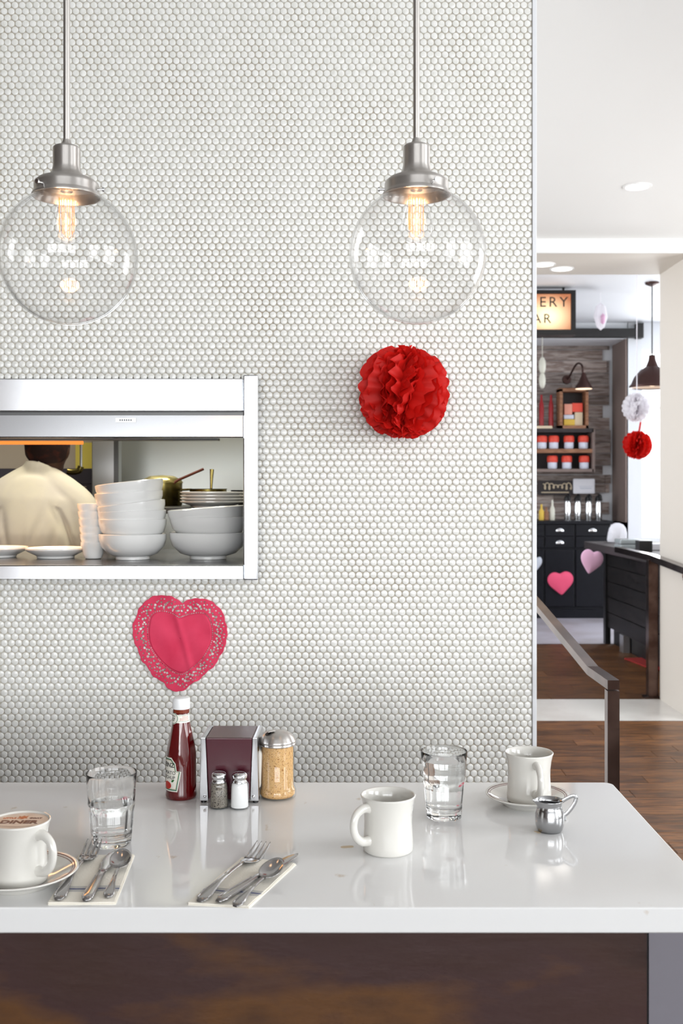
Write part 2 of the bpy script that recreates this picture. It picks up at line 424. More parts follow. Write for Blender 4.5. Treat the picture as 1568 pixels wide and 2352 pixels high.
# ------------------------------------------------------------------ tiled wall
OX, OZ0, OZ1 = -.262, PZ(1330, WALL), PZ(865, WALL)
mb = MB()
mb.box(OX, XE, WALL, WALL + .1, -.1, CEIL); mb.box(-4, OX, WALL, WALL + .1, -.1, OZ0); mb.box(-4, OX, WALL, WALL + .1, OZ1, CEIL)
wall = struct('wall_back', mb, 'grout', label='wall of white penny round tiles')
pit = 16.45 * WALL / F; row = 14.22 * WALL / F
TR = pit * .474
def tile_geo(n=12):
    v = []; f = []
    prof = [(TR, .0005), (TR * .985, -.0016), (TR * .935, -.0024), (TR * .82, -.0028)]
    for r, y in prof:
        for k in range(n): a = 2 * PI * k / n; v.append((r * math.cos(a), y, r * math.sin(a)))
    for i in range(3):
        for k in range(n):
            k2 = (k + 1) % n; f.append((i * n + k, i * n + k2, (i + 1) * n + k2, (i + 1) * n + k))
    v.append((0, -.0030, 0)); c = len(v) - 1
    for k in range(n): f.append((3 * n + k, 3 * n + (k + 1) % n, c))
    return np.array(v), f
tv, tf = tile_geo()
cx0, cz0 = PX(610.2, WALL), PZ(1007.7, WALL)
cent = []
for j in range(-100, 110):
    z = cz0 - j * row * 1.0
    if z < .5 or z > CEIL - TR: continue
    off = .5 * pit if j % 2 else 0
    for i in range(-60, 60):
        x = cx0 + i * pit + off
        if x < -1.65 or x > XE - .006 + TR * .35: continue
        if x < OX - .004 and OZ0 + .004 < z < OZ1 - .004: continue
        cent.append((x + random.gauss(0, .00022), z + random.gauss(0, .00022)))
# the 300 tiles nearest to the eye that nothing stands in front of are parts, the others one field
def free(x, z):
    d = WALL; px = HX + x * F / d; py = HY - (z - CZ) * F / d
    return 600 < px < 1220 and 1030 < py < 1600
cand = sorted([c for c in cent if free(*c)], key=lambda c: c[0] ** 2 + (c[1] - CZ) ** 2)[:300]
cs = set(cand)
tme = bpy.data.meshes.new('tile'); tme.from_pydata(tv.tolist(), [], tf); tme.update()
tme.polygons.foreach_set('use_smooth', [True] * len(tme.polygons)); tme.materials.append(MATS['tile'])
for x, z in cand:
    o = bpy.data.objects.new('tile', tme); C.objects.link(o); o.parent = wall; o.location = (x, WALL, z)
    o.rotation_euler = (random.gauss(0, .012), 0, random.gauss(0, .012))
rest = np.array([c for c in cent if c not in cs]); K = len(rest); nv = len(tv)
V = np.tile(tv, (K, 1, 1)); tilt = np.random.RandomState(3).normal(0, .012, (K, 2))
V[:, :, 1] += V[:, :, 0] * tilt[:, :1] + V[:, :, 2] * tilt[:, 1:]
V[:, :, 0] += rest[:, :1]; V[:, :, 2] += rest[:, 1:]; V[:, :, 1] += WALL
V[:, :, 0] = np.minimum(V[:, :, 0], XE - .012)
loops = np.concatenate([np.array(f) for f in tf]); lens = np.array([len(f) for f in tf]); nl = len(loops)
L = (loops[None, :] + (np.arange(K) * nv)[:, None]).ravel()
me = bpy.data.meshes.new('tile_field')
me.vertices.add(K * nv); me.vertices.foreach_set('co', V.reshape(-1)); me.loops.add(len(L)); me.loops.foreach_set('vertex_index', L.astype(np.int32))
pl = np.tile(lens, K); me.polygons.add(len(pl)); st = np.concatenate([[0], np.cumsum(pl)[:-1]])
me.polygons.foreach_set('loop_start', st.astype(np.int32))
me.polygons.foreach_set('use_smooth', [True] * len(pl)); me.update(calc_edges=True); me.validate()
tfo = link('tile_field', me, 'tile', wall); tfo['kind'] = 'stuff'
obj('edge_trim', MB().rbox(XE - .011, XE + .002, WALL - .006, WALL + .1, 0, CEIL, .003), 'edge_white', wall)

# ------------------------------------------------------------------ kitchen pass window
ps = thing('pass_window', 'stainless steel kitchen pass window set into the tiled wall', 'pass window', (0, WALL, OZ0))
def sub(mb): return mb.xform(Matrix.Translation((0, -WALL, -OZ0)))
XL = -1.75; XR = PX(559, 2.985)
zt, z1, z2, z3 = PZ(869, 2.97), PZ(945, 2.97), PZ(955, 2.98), PZ(1005, 2.95)
obj('upper_panel', sub(MB().rbox(XL, XR, 2.97, 3.02, z1, zt, .003)), 'steel', ps, 20)
obj('shadow_gap', sub(MB().box(XL, XR, 2.992, 3.02, z2 - .004, z1 + .002)), 'steel_dark', ps)
lp = MB(); lp.prism([(2.966, z2), (2.961, z3 + .003), (2.963, z3), (2.985, z3), (3.03, z2 - .01), (3.03, z2)], XL, XR)
lp.v = [(p[1], p[0], p[2]) for p in lp.v]
o = obj('lower_panel', sub(lp), 'steel', ps, 20)
pz = (z2 + z3) / 2 + .018
nm = MB().box(PX(265, 2.96), PX(312, 2.96), -.001, .001, -.006, .006, Matrix.Translation((0, 2.963, pz)))
npl = obj('name_plate', sub(nm), 'steel_soft', ps, None)
mb = MB()
for k in range(6): mb.box(PX(274 + k * 5, 2.96), PX(277 + k * 5, 2.96), -.0016, .0, -.0025, .0025, Matrix.Translation((0, 2.963, pz)))
obj('lettering', sub(mb), 'steel_dark', npl, None)
obj('heat_lip', sub(MB().box(XL, XR - .09, 3.13, 3.19, z3 + .001, z3 + .008)), 'steel_dark', ps, None)
obj('side_post', sub(MB().rbox(XR, PX(593, 2.985), 2.972, 3.05, PZ(1332, 2.985), PZ(862, 2.985), .004)), 'steel', ps, 20)
zs0, zs1 = PZ(1329, 2.97), PZ(1298, 2.97)
sf = MB().prism([(2.962, zs0), (2.9655, zs1 - .003), (2.969, zs1), (3.0, zs1), (3.0, zs0)], XL, XR); sf.v = [(p[1], p[0], p[2]) for p in sf.v]
obj('sill_front', sub(sf), 'steel', ps, 20)
SZ = zs1 - .002
obj('shelf', sub(MB().box(XL, XR + .02, 3.0, 3.78, SZ - .03, SZ)), 'shelf_steel', ps, None)
obj('reveal', sub(MB().box(XR + .002, XR + .02, 3.0, 3.3, SZ, zt)), 'steel_soft', ps, None)
RZ = 1.432
rs = thing('riser_shelf', 'raised dark steel shelf behind the white bowls in the pass', 'shelf', (-.45, 3.9, SZ))
obj('board', MB().box(-.42, .16, -.34, .34, RZ - SZ - .02, RZ - SZ), 'steel_dark', rs, None)
for sx in (-.4, .14):
    for sy in (-.1, .3): obj('leg', MB().box(sx - .012, sx + .012, sy - .012, sy + .012, -.02 if sy < 0 else -1.27, RZ - SZ - .02), 'steel_dark', rs, None)

# ------------------------------------------------------------------ kitchen behind
def lbox(name, label, cat, x0, x1, y0, y1, d, depth, mat, parts=None):
    t = thing(name, label, cat, ((PX(x0, d) + PX(x1, d)) / 2, d, PZ(y1, d)))
    hw = (PX(x1, d) - PX(x0, d)) / 2; h = PZ(y0, d) - PZ(y1, d)
    obj('body', MB().rbox(-hw, hw, 0, depth, 0, h, .004), mat, t)
    return t, hw, h
t = thing('steel_column', 'brushed steel column standing behind the stacked cups', 'column', (PX(240, 4.9), 4.9, 0))
obj('shaft', MB().rbox(-.06, .055, 0, .12, 0, CEIL, .006), 'steel_soft', t)
obj('channel', MB().box(.045, .065, -.012, .0, 0, CEIL), 'steel_dark', t, None)
t, hw, h = lbox('oven', 'dark oven with a tan door behind the cook', 'oven', -300, 214, 1076, 1112, 5.0, .28, 'equipment')
obj('door', MB().rbox(-hw, hw - .03, -.012, 0, -.5, -.01, .004), 'equipment_tan', t)
obj('base', MB().box(-hw, hw, 0, .28, -PZ(1112, 5.0), 0), 'equipment', t, None)
obj('back_panel', MB().box(-hw, hw, .2, .28, h, h + .6), 'kitchen_tan', t, None)
obj('order_sheet', MB().box(PX(150, 5) - t.location.x, PX(214, 5) - t.location.x, .19, .198, h, h + .13), 'yellow_sheet', t, None)
t = thing('ladle', 'steel ladle hanging from the rail beside the cook', 'ladle', P(186, 1084, 4.7))
obj('handle', MB().sweep([(0, 0, .32), (0, 0, .05), (0, 0, .02)], .006, .004, 8, (0, 1, 0)), 'steel_soft', t)
obj('cup', MB().sweep(spline([(0, 0, .025), (-.01, 0, .005), (-.04, 0, .0), (-.06, 0, .003)], 4), .014, .012, 10, (0, 1, 0)), 'brass_pot', t)
obj('rail', MB().sweep([(-.3, .01, .32), (.3, .01, .32)], .006, None, 8), 'steel_soft', t)
# fluorescent fixture and heat strip of the kitchen
t = thing('kitchen_light', 'fluorescent ceiling fixture in the kitchen', 'ceiling light', (-.9, 4.2, CEIL - .06))
obj('housing', MB().box(-.65, .65, -.16, .16, .0, .06), 'paint_white', t, None)
obj('diffuser', MB().box(-.6, .6, -.13, .13, -.012, .0), 'kitchen_tube', t, None)
area('kitchen_light_glow', (-.9, 4.2, CEIL - .08), (0, 0, 0), 1.2, .26, 34, (1, .95, .80))
t = thing('heat_lamp', 'glowing heat strip under the pass hood', 'heat lamp', (-1.15, 3.235, z3 + .002))
obj('housing', MB().box(-.4, .4, -.03, .03, 0.002, .018), 'steel_dark', t, None)
obj('element', MB().sweep([(-.36, 0, -.004), (.36, 0, -.004)], .006, None, 8), 'heat_glow', t)
area('heat_lamp_glow', (-1.15, 3.235, z3 - .012), (0, 0, 0), .7, .05, 5, (1, .5, .2))

# pots on the riser
def pot(label, x, d, r, h, mat, lidmat=None, z=RZ):
    t = thing('cooking_pot', label, 'pot', (PX(x, d), d, z))
    obj('body', MB().lathe([(0, 0), (r * .95, 0), (r, .006), (r, h), (r + .004, h + .002), (r - .003, h + .002), (r - .004, .01), (0, .01)], 32), mat, t)
    if lidmat: obj('lid', MB().lathe([(r + .004, h), (r * .96, h + .012), (r * .6, h + .026), (0, h + .03)], 32), lidmat, t)
    for s in (-1, 1): obj('handle', MB().sweep(spline([(s * r, -.025, h * .7), (s * (r + .028), -.02, h * .72), (s * (r + .028), .02, h * .72), (s * r, .025, h * .7)], 4), .004, None, 8), mat, t)
    return t
pot('brass pot under crumpled foil behind the left bowl stack', 372, 3.95, .075, .085, 'brass_pot', 'foil')
pot('small dark pot with a ladle behind the plate stack', 478, 3.9, .068, .062, 'brass_pot')
t = thing('wooden_spoon', 'brown wooden spoon leaning out of the foil pot', 'spoon', P(410, 1102, 3.9))
obj('handle', MB().sweep([(-.03, 0, -.02), (.0, 0, 0), (.092, 0, .04)], [.006, .006, .0075], .005, 10), 'spoon_wood', t)
obj('bowl', MB().ball((-.04, 0, -.027), .018, 12, 8, (1, .7, .5)), 'spoon_wood', t)
t = thing('serving_ladle', 'brass ladle standing upright in the small dark pot', 'ladle', P(484, 1140, 3.9))
obj('handle', MB().sweep([(0, 0, .0), (.002, 0, .05), (.004, 0, .1)], [.004, .005, .008], .004, 8, (0, 1, 0)), 'brass_pot', t)
obj('cup', MB().ball((0, 0, -.008), .014, 12, 8), 'steel_soft', t)
for k, (yy, lb) in enumerate(((1146, 'lower black bowl at the right end of the riser shelf'), (1124, 'upper black bowl at the right end of the riser shelf'))):
    one('black_bowl', lb, 'bowl', MB().lathe([(0, 0), (.03, 0), (.058, .028), (.062, .038), (.058, .038), (.03, .008), (0, .006)], 28), 'black', (PX(572, 3.9), 3.84, RZ + .001 + k * .02), group='black bowls')
# dishes
def bowl_prof(r, h, foot, t=.006):
    return [(0, .004), (foot * .86, .004), (foot * .9, 0), (foot, 0), (foot * 1.0, .008), (r * .72, h * .22), (r * .92, h * .5), (r * .99, h * .8), (r, h),
            (r - t * .5, h + .002), (r - t, h), (r * .99 - t, h * .8), (r * .9 - t, h * .5), (r * .66, h * .26), (foot * .6, .014), (0, .013)]
b1 = MB().lathe(bowl_prof(.103, .076, .052), 44).mesh('soup_bowl', 40); b1.materials.append(MATS['dish_white'])
b2 = MB().lathe(bowl_prof(.119, .08, .056), 44).mesh('serving_bowl', 40); b2.materials.append(MATS['dish_white'])
bx, by = PX(305, 3.24), 3.24
spec = [(0, 0, 0, 0, 'white soup bowl at the bottom of the left stack in the pass'),
        (-.001, .046, .4, 0, 'white soup bowl second from the bottom of the left stack'),
        (.0, .071, -1.5, 0, 'white soup bowl third from the bottom of the left stack'),
        (.004, .094, -7, 1, 'tilted white soup bowl fourth from the bottom of the left stack'),
        (-.008, .128, -3.5, 1, 'white soup bowl second from the top of the left stack'),
        (-.003, .158, -6.5, 1, 'tilted white soup bowl on top of the left stack')]
for dx, dz, ang, _, lb in spec:
    o = bpy.data.objects.new('soup_bowl', b1); C.objects.link(o); o.location = (bx + dx, by, SZ + .001 + dz); o.rotation_euler = (0, math.radians(ang), 0)
    tag(o, lb, 'bowl', 'left stack of soup bowls in the pass')
for dz, ang, lb in ((0, 0, 'large white bowl at the bottom of the right stack in the pass'), (.05, 1.0, 'large white bowl in the middle of the right stack'), (.075, -4, 'tilted large white bowl on top of the right stack')):
    o = bpy.data.objects.new('serving_bowl', b2); C.objects.link(o); o.location = (PX(478, 3.26), 3.26, SZ + .001 + dz); o.rotation_euler = (0, math.radians(ang), 0)
    tag(o, lb, 'bowl', 'right stack of large bowls in the pass')
pp = [(0, .003), (.06, .003), (.062, 0), (.068, 0), (.07, .004), (.105, .014), (.112, .018), (.112, .021), (.104, .018), (.068, .008), (0, .007)]
pm = MB().lathe(pp, 44).mesh('dinner_plate', 40); pm.materials.append(MATS['dish_white'])
for k in range(4):
    o = bpy.data.objects.new('dinner_plate', pm); C.objects.link(o); o.location = (PX(488, 3.66), 3.66, RZ + .001 + k * .0105)
    tag(o, ('white plate at the bottom of the four stacked on the riser', 'second lowest of the four white plates on the riser', 'second highest of the four white plates on the riser', 'white plate on top of the four stacked on the riser')[k], 'plate', 'plates stacked on the riser')
for x, d, lb in ((128, 3.3, 'white plate on the pass shelf beside the stacked cups'), (-5, 3.34, 'white plate cut by the left picture edge on the pass shelf')):
    o = bpy.data.objects.new('dinner_plate', pm); C.objects.link(o); o.location = (PX(x, d), d, SZ + .001); o.scale = (.83, .83, 1.5)
    tag(o, lb, 'plate', 'plates on the pass shelf')
cp = MB().lathe([(0, .003), (.02, .003), (.022, 0), (.026, .002), (.031, .014), (.0325, .028), (.0375, .040), (.038, .052), (.035, .052), (.034, .040), (.029, .026), (.022, .012), (0, .01)], 32).mesh('small_cup', 40); cp.materials.append(MATS['dish_white'])
for k in range(6):
    o = bpy.data.objects.new('small_cup', cp); C.objects.link(o); o.location = (PX(214, 3.26) - .002 * k, 3.26, SZ + .001 + k * .0235)
    tag(o, '%s small white cup in the stack left of the soup bowls' % ('lowest', 'second lowest', 'third lowest', 'third highest', 'second highest', 'topmost')[k], 'cup', 'stack of small white cups')

# ------------------------------------------------------------------ cook
def remesh(mb, vox, name, smooth_it=6):
    o = bpy.data.objects.new('tmp', mb.mesh('tmp', True)); C.objects.link(o)
    m = o.modifiers.new('r', 'REMESH'); m.mode = 'VOXEL'; m.voxel_size = vox; m.use_smooth_shade = True
    s = o.modifiers.new('s', 'SMOOTH'); s.iterations = smooth_it; s.factor = .5
    dg = bpy.context.evaluated_depsgraph_get(); me = bpy.data.meshes.new_from_object(o.evaluated_get(dg)); me.name = name
    bpy.data.objects.remove(o); me.polygons.foreach_set('use_smooth', [True] * len(me.polygons))
    return me
pr = thing('person', 'cook in a cream shirt seen from behind in the kitchen', 'person', (PX(78, 4.3), 4.3, 0))
def limb(mb, pts, rad, rb=None, n=16):
    k = spline(pts, 5); m = (len(pts) - 1) * 5 + 1
    rr = [np.interp(i / 5, range(len(rad)), rad) for i in range(m)]
    r2 = rr if rb is None else [np.interp(i / 5, range(len(rb)), rb) for i in range(m)]
    mb.sweep(k, rr, r2, n, (0, 1, 0))
def figure(mb, g, arms=True):
    # torso leaning forward a little, away from us
    limb(mb, [(0, 0, .92), (0, .0, 1.1), (0, .01, 1.3), (0, .03, 1.44), (.01, .045, 1.53)], [.165 + g, .16 + g, .19 + g, .185 + g, .075 + g], [.12 + g, .115 + g, .125 + g, .105 + g, .07 + g], 20)
    for s in (-1, 1):
        limb(mb, [(s * .02, .045, 1.535), (s * .10, .035, 1.475), (s * .178, .03, 1.405), (s * .222, .02, 1.28), (s * .235, .05, 1.13)], [.05 + g, .062 + g, .062 + g, .056 + g, .046 + g])
body = MB(); figure(body, 0)
for s in (-1, 1):
    limb(body, [(s * .235, .05, 1.14), (s * .22, .16, 1.06), (s * .17, .28, 1.03)], [.045, .04, .028])          # forearms reach to the stove
    limb(body, [(s * .17, .28, 1.03), (s * .165, .32, 1.025), (s * .16, .36, 1.02)], [.026, .034, .03], [.026, .018, .014])
    for k in range(4): limb(body, [(s * (.135 + k * .018), .35, 1.022), (s * (.135 + k * .018), .395 + (.008 if k in (1, 2) else 0), 1.012), (s * (.135 + k * .018), .415, .99)], [.009, .0085, .007])
    limb(body, [(s * .14, .32, 1.02), (s * .115, .35, 1.01), (s * .11, .375, 1.0)], [.011, .01, .008])
    limb(body, [(s * .09, 0, .95), (s * .1, -.01, .72), (s * .1, 0, .48), (s * .1, .02, .1)], [.09, .082, .058, .042])
    limb(body, [(s * .1, .0, .05), (s * .105, .08, .045), (s * .11, .17, .035)], [.045, .045, .035], [.045, .04, .03])
limb(body, [(.01, .045, 1.5), (.025, .06, 1.56), (.03, .07, 1.6)], [.058, .054, .055])
hd = Vector((.032, .085, 1.665))
body.ball(hd, .115, 20, 14, (.72, .86, 1)); body.ball(hd + Vector((.02, .1, -.03)), .02, 8, 6, (.7, 1, 1.2)); body.ball(hd + Vector((.01, .03, -.075)), .055, 12, 8, (.9, 1.1, .8))
for s in (-1, 1): body.ball(hd + Vector((s * .083, -.005, -.015)), .026, 10, 8, (.4, .8, 1.2))
bm_ = link('body', remesh(body, .0095, 'body', 3), 'skin', pr)
for s in (-1, 1): obj('eye', MB().ball(hd + Vector((s * .03 + .012, .09, .01)), .011, 10, 8), 'label_white', bm_)
obj('mouth', MB().ball(hd + Vector((.014, .088, -.075)), .02, 10, 6, (1, .3, .25)), 'ink_red', bm_)
sh = MB(); figure(sh, .018)
limb(sh, [(.01, .045, 1.5), (.014, .045, 1.565), (.018, .05, 1.585)], [.082, .072, .07])
sme = remesh(sh, .008, 'shirt', 6)
for v in sme.vertices:
    x, y, z = v.co
    if y < .06:
        d = 0
        for sd in (-1, 1):
            xc = sd * (.185 - .075 * max(0, (z - 1.13) / .3) ** 2)
            if z < 1.42: d += .020 * math.exp(-((x - xc) / .011) ** 2) * min(1, max(0, (1.44 - z) / .1))
        for x0, z0, sl, ln, dp in ((.02, 1.28, .35, .10, .010), (.09, 1.24, .25, .09, .009), (-.08, 1.3, -.2, .1, .009), (.05, 1.16, -.3, .08, .009), (-.02, 1.2, .1, .12, .007), (.12, 1.36, -.5, .06, .006)):
            u = (x - x0) - sl * (z - z0); d += dp * math.exp(-(u / .013) ** 2 - ((z - z0) / ln) ** 2)
        v.co.y += d
link('shirt', sme, 'chef_cloth', pr)
tr = MB()
limb(tr, [(0, 0, .84), (0, 0, .95), (0, 0, 1.0)], [.175, .175, .168], [.135, .13, .125], 20)
for s in (-1, 1): limb(tr, [(s * .09, 0, .93), (s * .1, -.01, .72), (s * .1, 0, .48), (s * .1, .01, .09)], [.105, .098, .075, .065])
link('trousers', remesh(tr, .014, 'trousers', 3), 'trousers', pr)
cp_ = MB().ball(hd + Vector((0, -.004, .012)), .12, 24, 14, (.76, .88, 1))
cp_.v = [p if p[2] > hd.z - .045 + (p[1] - hd.y) * .35 else (hd.x + (p[0] - hd.x) * .96, hd.y + (p[1] - hd.y) * .96, max(p[2], hd.z - .05 + (p[1] - hd.y) * .35)) for p in cp_.v]
obj('head_scarf', cp_, 'cap_dark', pr, True)

# ------------------------------------------------------------------ pendant lamps
def pendant(x, yb, d, label, spin, lean):
    gz = PZ(yb - 158, d)
    t = thing('pendant_lamp', label, 'pendant lamp', (PX(x, d), d, gz), group='globe pendants over the counter')
    s = d / F
    GR = 157 * s
    zc = CEIL - gz
    top = 153 * s          # fitter rim above globe centre
    obj('rod', MB().sweep([(0, 0, 268 * s), (0, 0, zc)], 7.6 * s, None, 20), 'nickel', t)
    obj('canopy', MB().lathe([(0, zc), (.06, zc), (.06, zc - .012), (.02, zc - .03), (0, zc - .03)], 32), 'nickel', t)
    obj('socket_cup', MB().lathe([(a * s, b * s) for a, b in ((0, 268), (8.5, 268), (9.5, 264), (12, 258), (14, 254), (27, 252), (30.5, 249), (31, 246), (31, 206), (33.5, 194), (38, 186), (50, 180), (64, 175), (70, 169), (0, 169))], 48), 'nickel', t, 50)
    obj('collar', MB().lathe([(a * s, b * s) for a, b in ((62, 176), (72, 168), (73.5, 163), (73.5, 148), (75, 144), (78.5, 139), (78.5, 136.5), (75, 136.5), (70, 146), (70, 160), (60, 168))], 64), 'nickel', t, 50)
    for k in range(3):
        a = spin + k * 2 * PI / 3; di = Vector((math.cos(a), math.sin(a), 0))
        o = obj('thumb_screw', MB().sweep([di * 70 * s + Vector((0, 0, 152 * s)), di * 84 * s + Vector((0, 0, 152 * s))], 2.6 * s, None, 10).sweep([di * 84 * s + Vector((0, 0, 152 * s)), di * 88 * s + Vector((0, 0, 152 * s))], 5.5 * s, None, 12), 'chrome', t)
    g = MB(); a0 = math.asin(66 / 157)
    prof = [(GR * math.sin(a0 + (PI - a0) * i / 40), GR * math.cos(a0 + (PI - a0) * i / 40)) for i in range(41)]
    prof[-1] = (0, -GR); prof = [(66 * s, 156 * s)] + prof
    k = 1 - .0022 / GR
    inner = [(r * k, z * k) for r, z in reversed(prof[1:])]; inner.append((66 * s - .0022, 156 * s))
    g.lathe(prof + inner, 72)
    go = obj('globe', g, 'globe_glass', t, True); go.rotation_euler = (0, lean, 0); go.location = (-math.sin(lean) * 143 * s, 0, 0)
    bl = obj('bulb', MB().lathe([(a * s, b * s) for a, b in ((13, 150), (16, 138), (24, 118), (32, 92), (37, 66), (37.5, 54), (34, 44), (26, 36), (14, 31), (0, 29))], 40), 'bulb_glass', t, True)
    obj('base_cap', MB().lathe([(a * s, b * s) for a, b in ((0, 168), (14, 168), (14, 148), (0, 148))], 24), 'nickel', bl)
    N = 8
    for i in range(N):
        a = PI * (i + .5) / N + .3; r = 15.5 * s
        p = Vector((math.cos(a) * r * 1.12, math.sin(a) * r * .6, 0))
        q = Vector((math.cos(a) * r, math.sin(a) * r, 0)) if i % 2 else p
        obj('filament', MB().sweep([p + Vector((0, 0, 136 * s)), q * 1.06 + Vector((0, 0, 90 * s)), q + Vector((0, 0, 46 * s + abs(math.cos(a)) * 12 * s))], .0006, None, 6), 'filament', bl)
    obj('glass_stem', MB().lathe([(a * s, b * s) for a, b in ((9, 148), (6, 130), (4.5, 60), (6, 46), (0, 44))], 20), 'bulb_glass', bl, True)
    l = bpy.data.lights.new('filament_glow', 'POINT'); l.energy = .6; l.color = (1, .62, .34); l.shadow_soft_size = .02
    lo = bpy.data.objects.new('filament_glow', l); C.objects.link(lo); lo.parent = t; lo.location = (0, 0, 85 * s)
    return t
pendant(153, 747, 1.70, 'clear glass globe pendant lamp hanging above the pass window, at the left', -.05, -math.radians(1.6))
pendant(956, 744, 1.71, 'clear glass globe pendant lamp hanging above the red tissue pompom', PI - .05, -math.radians(1.0))

# ------------------------------------------------------------------ paper decorations
def pompom(label, c, r, mat, axis_tilt, seed, nsheet=34, squash=1.0, string=None, group=None, full=False):
    rd = random.Random(seed)
    t = thing('tissue_pompom', label, 'pompom', c, group=group)
    Rm = Matrix.Rotation(axis_tilt, 3, 'Y')
    NA, NR = 44, 7
    for s in range(nsheet):
        if full: ph = 2 * PI * s / nsheet + rd.uniform(-.05, .05)
        else: ph = -PI * 1.12 + 2 * PI * .62 * (s + .5) / nsheet + rd.uniform(-.04, .04) + .0   # fans turned to the room
        per = Vector((-math.sin(ph), math.cos(ph), 0)); out = Vector((math.cos(ph), math.sin(ph), 0))
        fold = rd.uniform(7, 10); p0 = rd.uniform(0, 6.3); p1 = rd.uniform(0, 6.3); p2 = rd.uniform(0, 6.3); rr = r * rd.uniform(.88, 1.03)
        amp = rd.uniform(.03, .06); lobes = rd.choice((15, 17, 19)); wob = rd.uniform(.06, .15); curl = rd.uniform(-.42, .42)
        vs = []; fs = []
        for i in range(NA + 1):
            a = -PI / 2 * 1.0 + PI * i / NA
            sc_ = .87 + .13 * abs(math.sin(lobes * (a + 1.57) / 2 + p0)) ** .6
            for j in range(NR + 1):
                q0 = .04 if full else .22; q = q0 + (1 - q0) * j / NR
                rad = rr * q * (sc_ if j == NR else (1 + (sc_ - 1) * (q ** 6)))
                off = r * (amp * q * math.sin(fold * a * 2 + p1) + wob * q * q * math.sin(2.3 * a + p2) + curl * q ** 3 * (1 + .4 * math.sin(3 * a + p0)) + .04 * q ** 3 * math.sin(17 * a + p0))
                base = out * (math.cos(a) * rad) + Vector((0, 0, math.sin(a) * rad)) + per * off
                # keep to the ball
                L_ = base.length
                if L_ > r * 1.03: base *= r * 1.03 / L_
                p = Rm @ base
                vs.append((p.x, p.y * squash, p.z))
        for i in range(NA):
            for j in range(NR):
                b = i * (NR + 1) + j; fs.append((b, b + 1, b + NR + 2, b + NR + 1))
        me = bpy.data.meshes.new('tissue_sheet'); me.from_pydata(vs, [], fs); me.update(); me.polygons.foreach_set('use_smooth', [True] * len(fs))
        link('tissue_sheet', me, mat, t)
    if string: obj('string', MB().sweep([(0, 0, r * .3), (0, 0, string)], .004, None, 6), 'tissue_red' if mat == 'tissue_red' else mat, t)
    return t
pc = P(925, 900, 2.945)
pompom('red tissue paper pompom fixed to the tiled wall', pc, .13, 'tissue_red', math.radians(8), 4, squash=.72)

# lace heart doily
def loop_pts(raw, n):
    pts = [Vector((a, b, 0)) for a, b in raw]; pts.append(pts[0]); out = spline(pts, 6)[:-1]
    seg = [(out[(i + 1) % len(out)] - out[i]).length for i in range(len(out))]; tot = sum(seg); res = []; acc = 0; i = 0
    for k in range(n):
        tt = tot * k / n
        while acc + seg[i] < tt: acc += seg[i]; i += 1
        f = (tt - acc) / seg[i]; res.append(out[i].lerp(out[(i + 1) % len(out)], f))
    return np.array([(p.x, p.y) for p in res])
outer = [(780, 258), (850, 215), (950, 195), (1050, 203), (1130, 222), (1210, 285), (1290, 370), (1320, 470), (1350, 600), (1340, 720), (1308, 850), (1245, 950), (1190, 1055), (1085, 1140), (1000, 1230), (885, 1290), (820, 1358), (710, 1386), (600, 1350), (525, 1262), (405, 1190), (330, 1065), (252, 985), (210, 850), (160, 735), (143, 530), (188, 440), (215, 340), (290, 250), (370, 185), (450, 160), (620, 165), (700, 200)]
inner = [(735, 455), (820, 425), (960, 392), (1060, 402), (1120, 475), (1150, 600), (1140, 740), (1080, 870), (1000, 985), (900, 1070), (780, 1150), (650, 1110), (520, 1005), (425, 890), (362, 760), (346, 600), (370, 450), (430, 384), (520, 370), (640, 400)]
DD = WALL - .0065
def dpx(p): return np.stack([(280 + p[:, 0] / 5.6 - HX) * DD / F, CZ + (HY - 1340 - p[:, 1] / 5.6) * DD / F], 1)
NO = 264
Po = dpx(loop_pts(outer, NO)); Pi = dpx(loop_pts(inner, NO))
cen = Pi.mean(0)
k0 = 0
Po = np.array([p + (p - cen) / np.linalg.norm(p - cen) * .0018 * abs(math.sin(PI * i / 8)) for i, p in enumerate(Po)])
# align the two loops by angle so that strips run straight across the lace
def by_angle(Q):
    a = np.arctan2(Q[:, 1] - cen[1], Q[:, 0] - cen[0]); o = np.argsort(a); return a[o], Q[o]
ao, Qo = by_angle(Po); ai, Qi = by_angle(Pi)
ang = np.linspace(-PI, PI, 700, endpoint=False)
def rad_at(a_, Q):
    r = np.linalg.norm(Q - cen, axis=1); return np.interp(ang, np.concatenate([a_ - 2 * PI, a_, a_ + 2 * PI]), np.tile(r, 3))
ro, ri = rad_at(ao, Qo), rad_at(ai, Qi)
NS = 34; holes = []
arcl = np.cumsum(np.hypot(np.diff(np.append(ro, ro[0])), ro * 2 * PI / 700)); tot = arcl[-1]
def at(u, s_):     # u in 0..1 along the border, s_ 0 inside .. 1 outside
    i = int(np.searchsorted(arcl, (u % 1) * tot)) % 700; r = ri[i] + (ro[i] - ri[i]) * s_
    return cen + r * np.array([math.cos(ang[i]), math.sin(ang[i])])
NM = 26
for k in range(NM):
    u = k / NM
    for s_, du, hr in ((.36, -.009, .0026), (.50, .0, .0030), (.36, .009, .0026), (.62, -.011, .0021), (.62, .011, .0021), (.80, .0055, .0018), (.80, -.0055, .0018), (.24, .0145, .0020), (.42, .0185, .0022), (.70, .019, .0017)):
        if random.Random(k * 31 + int(s_ * 100)).random() < .85: holes.append((*at(u + du, s_), hr))
    for q in range(4): holes.append((*at(u + q / 4 / NM, .08), .0013))
holes = np.array(holes); holes[:, 2] *= 1.3
cr = random.Random(5)
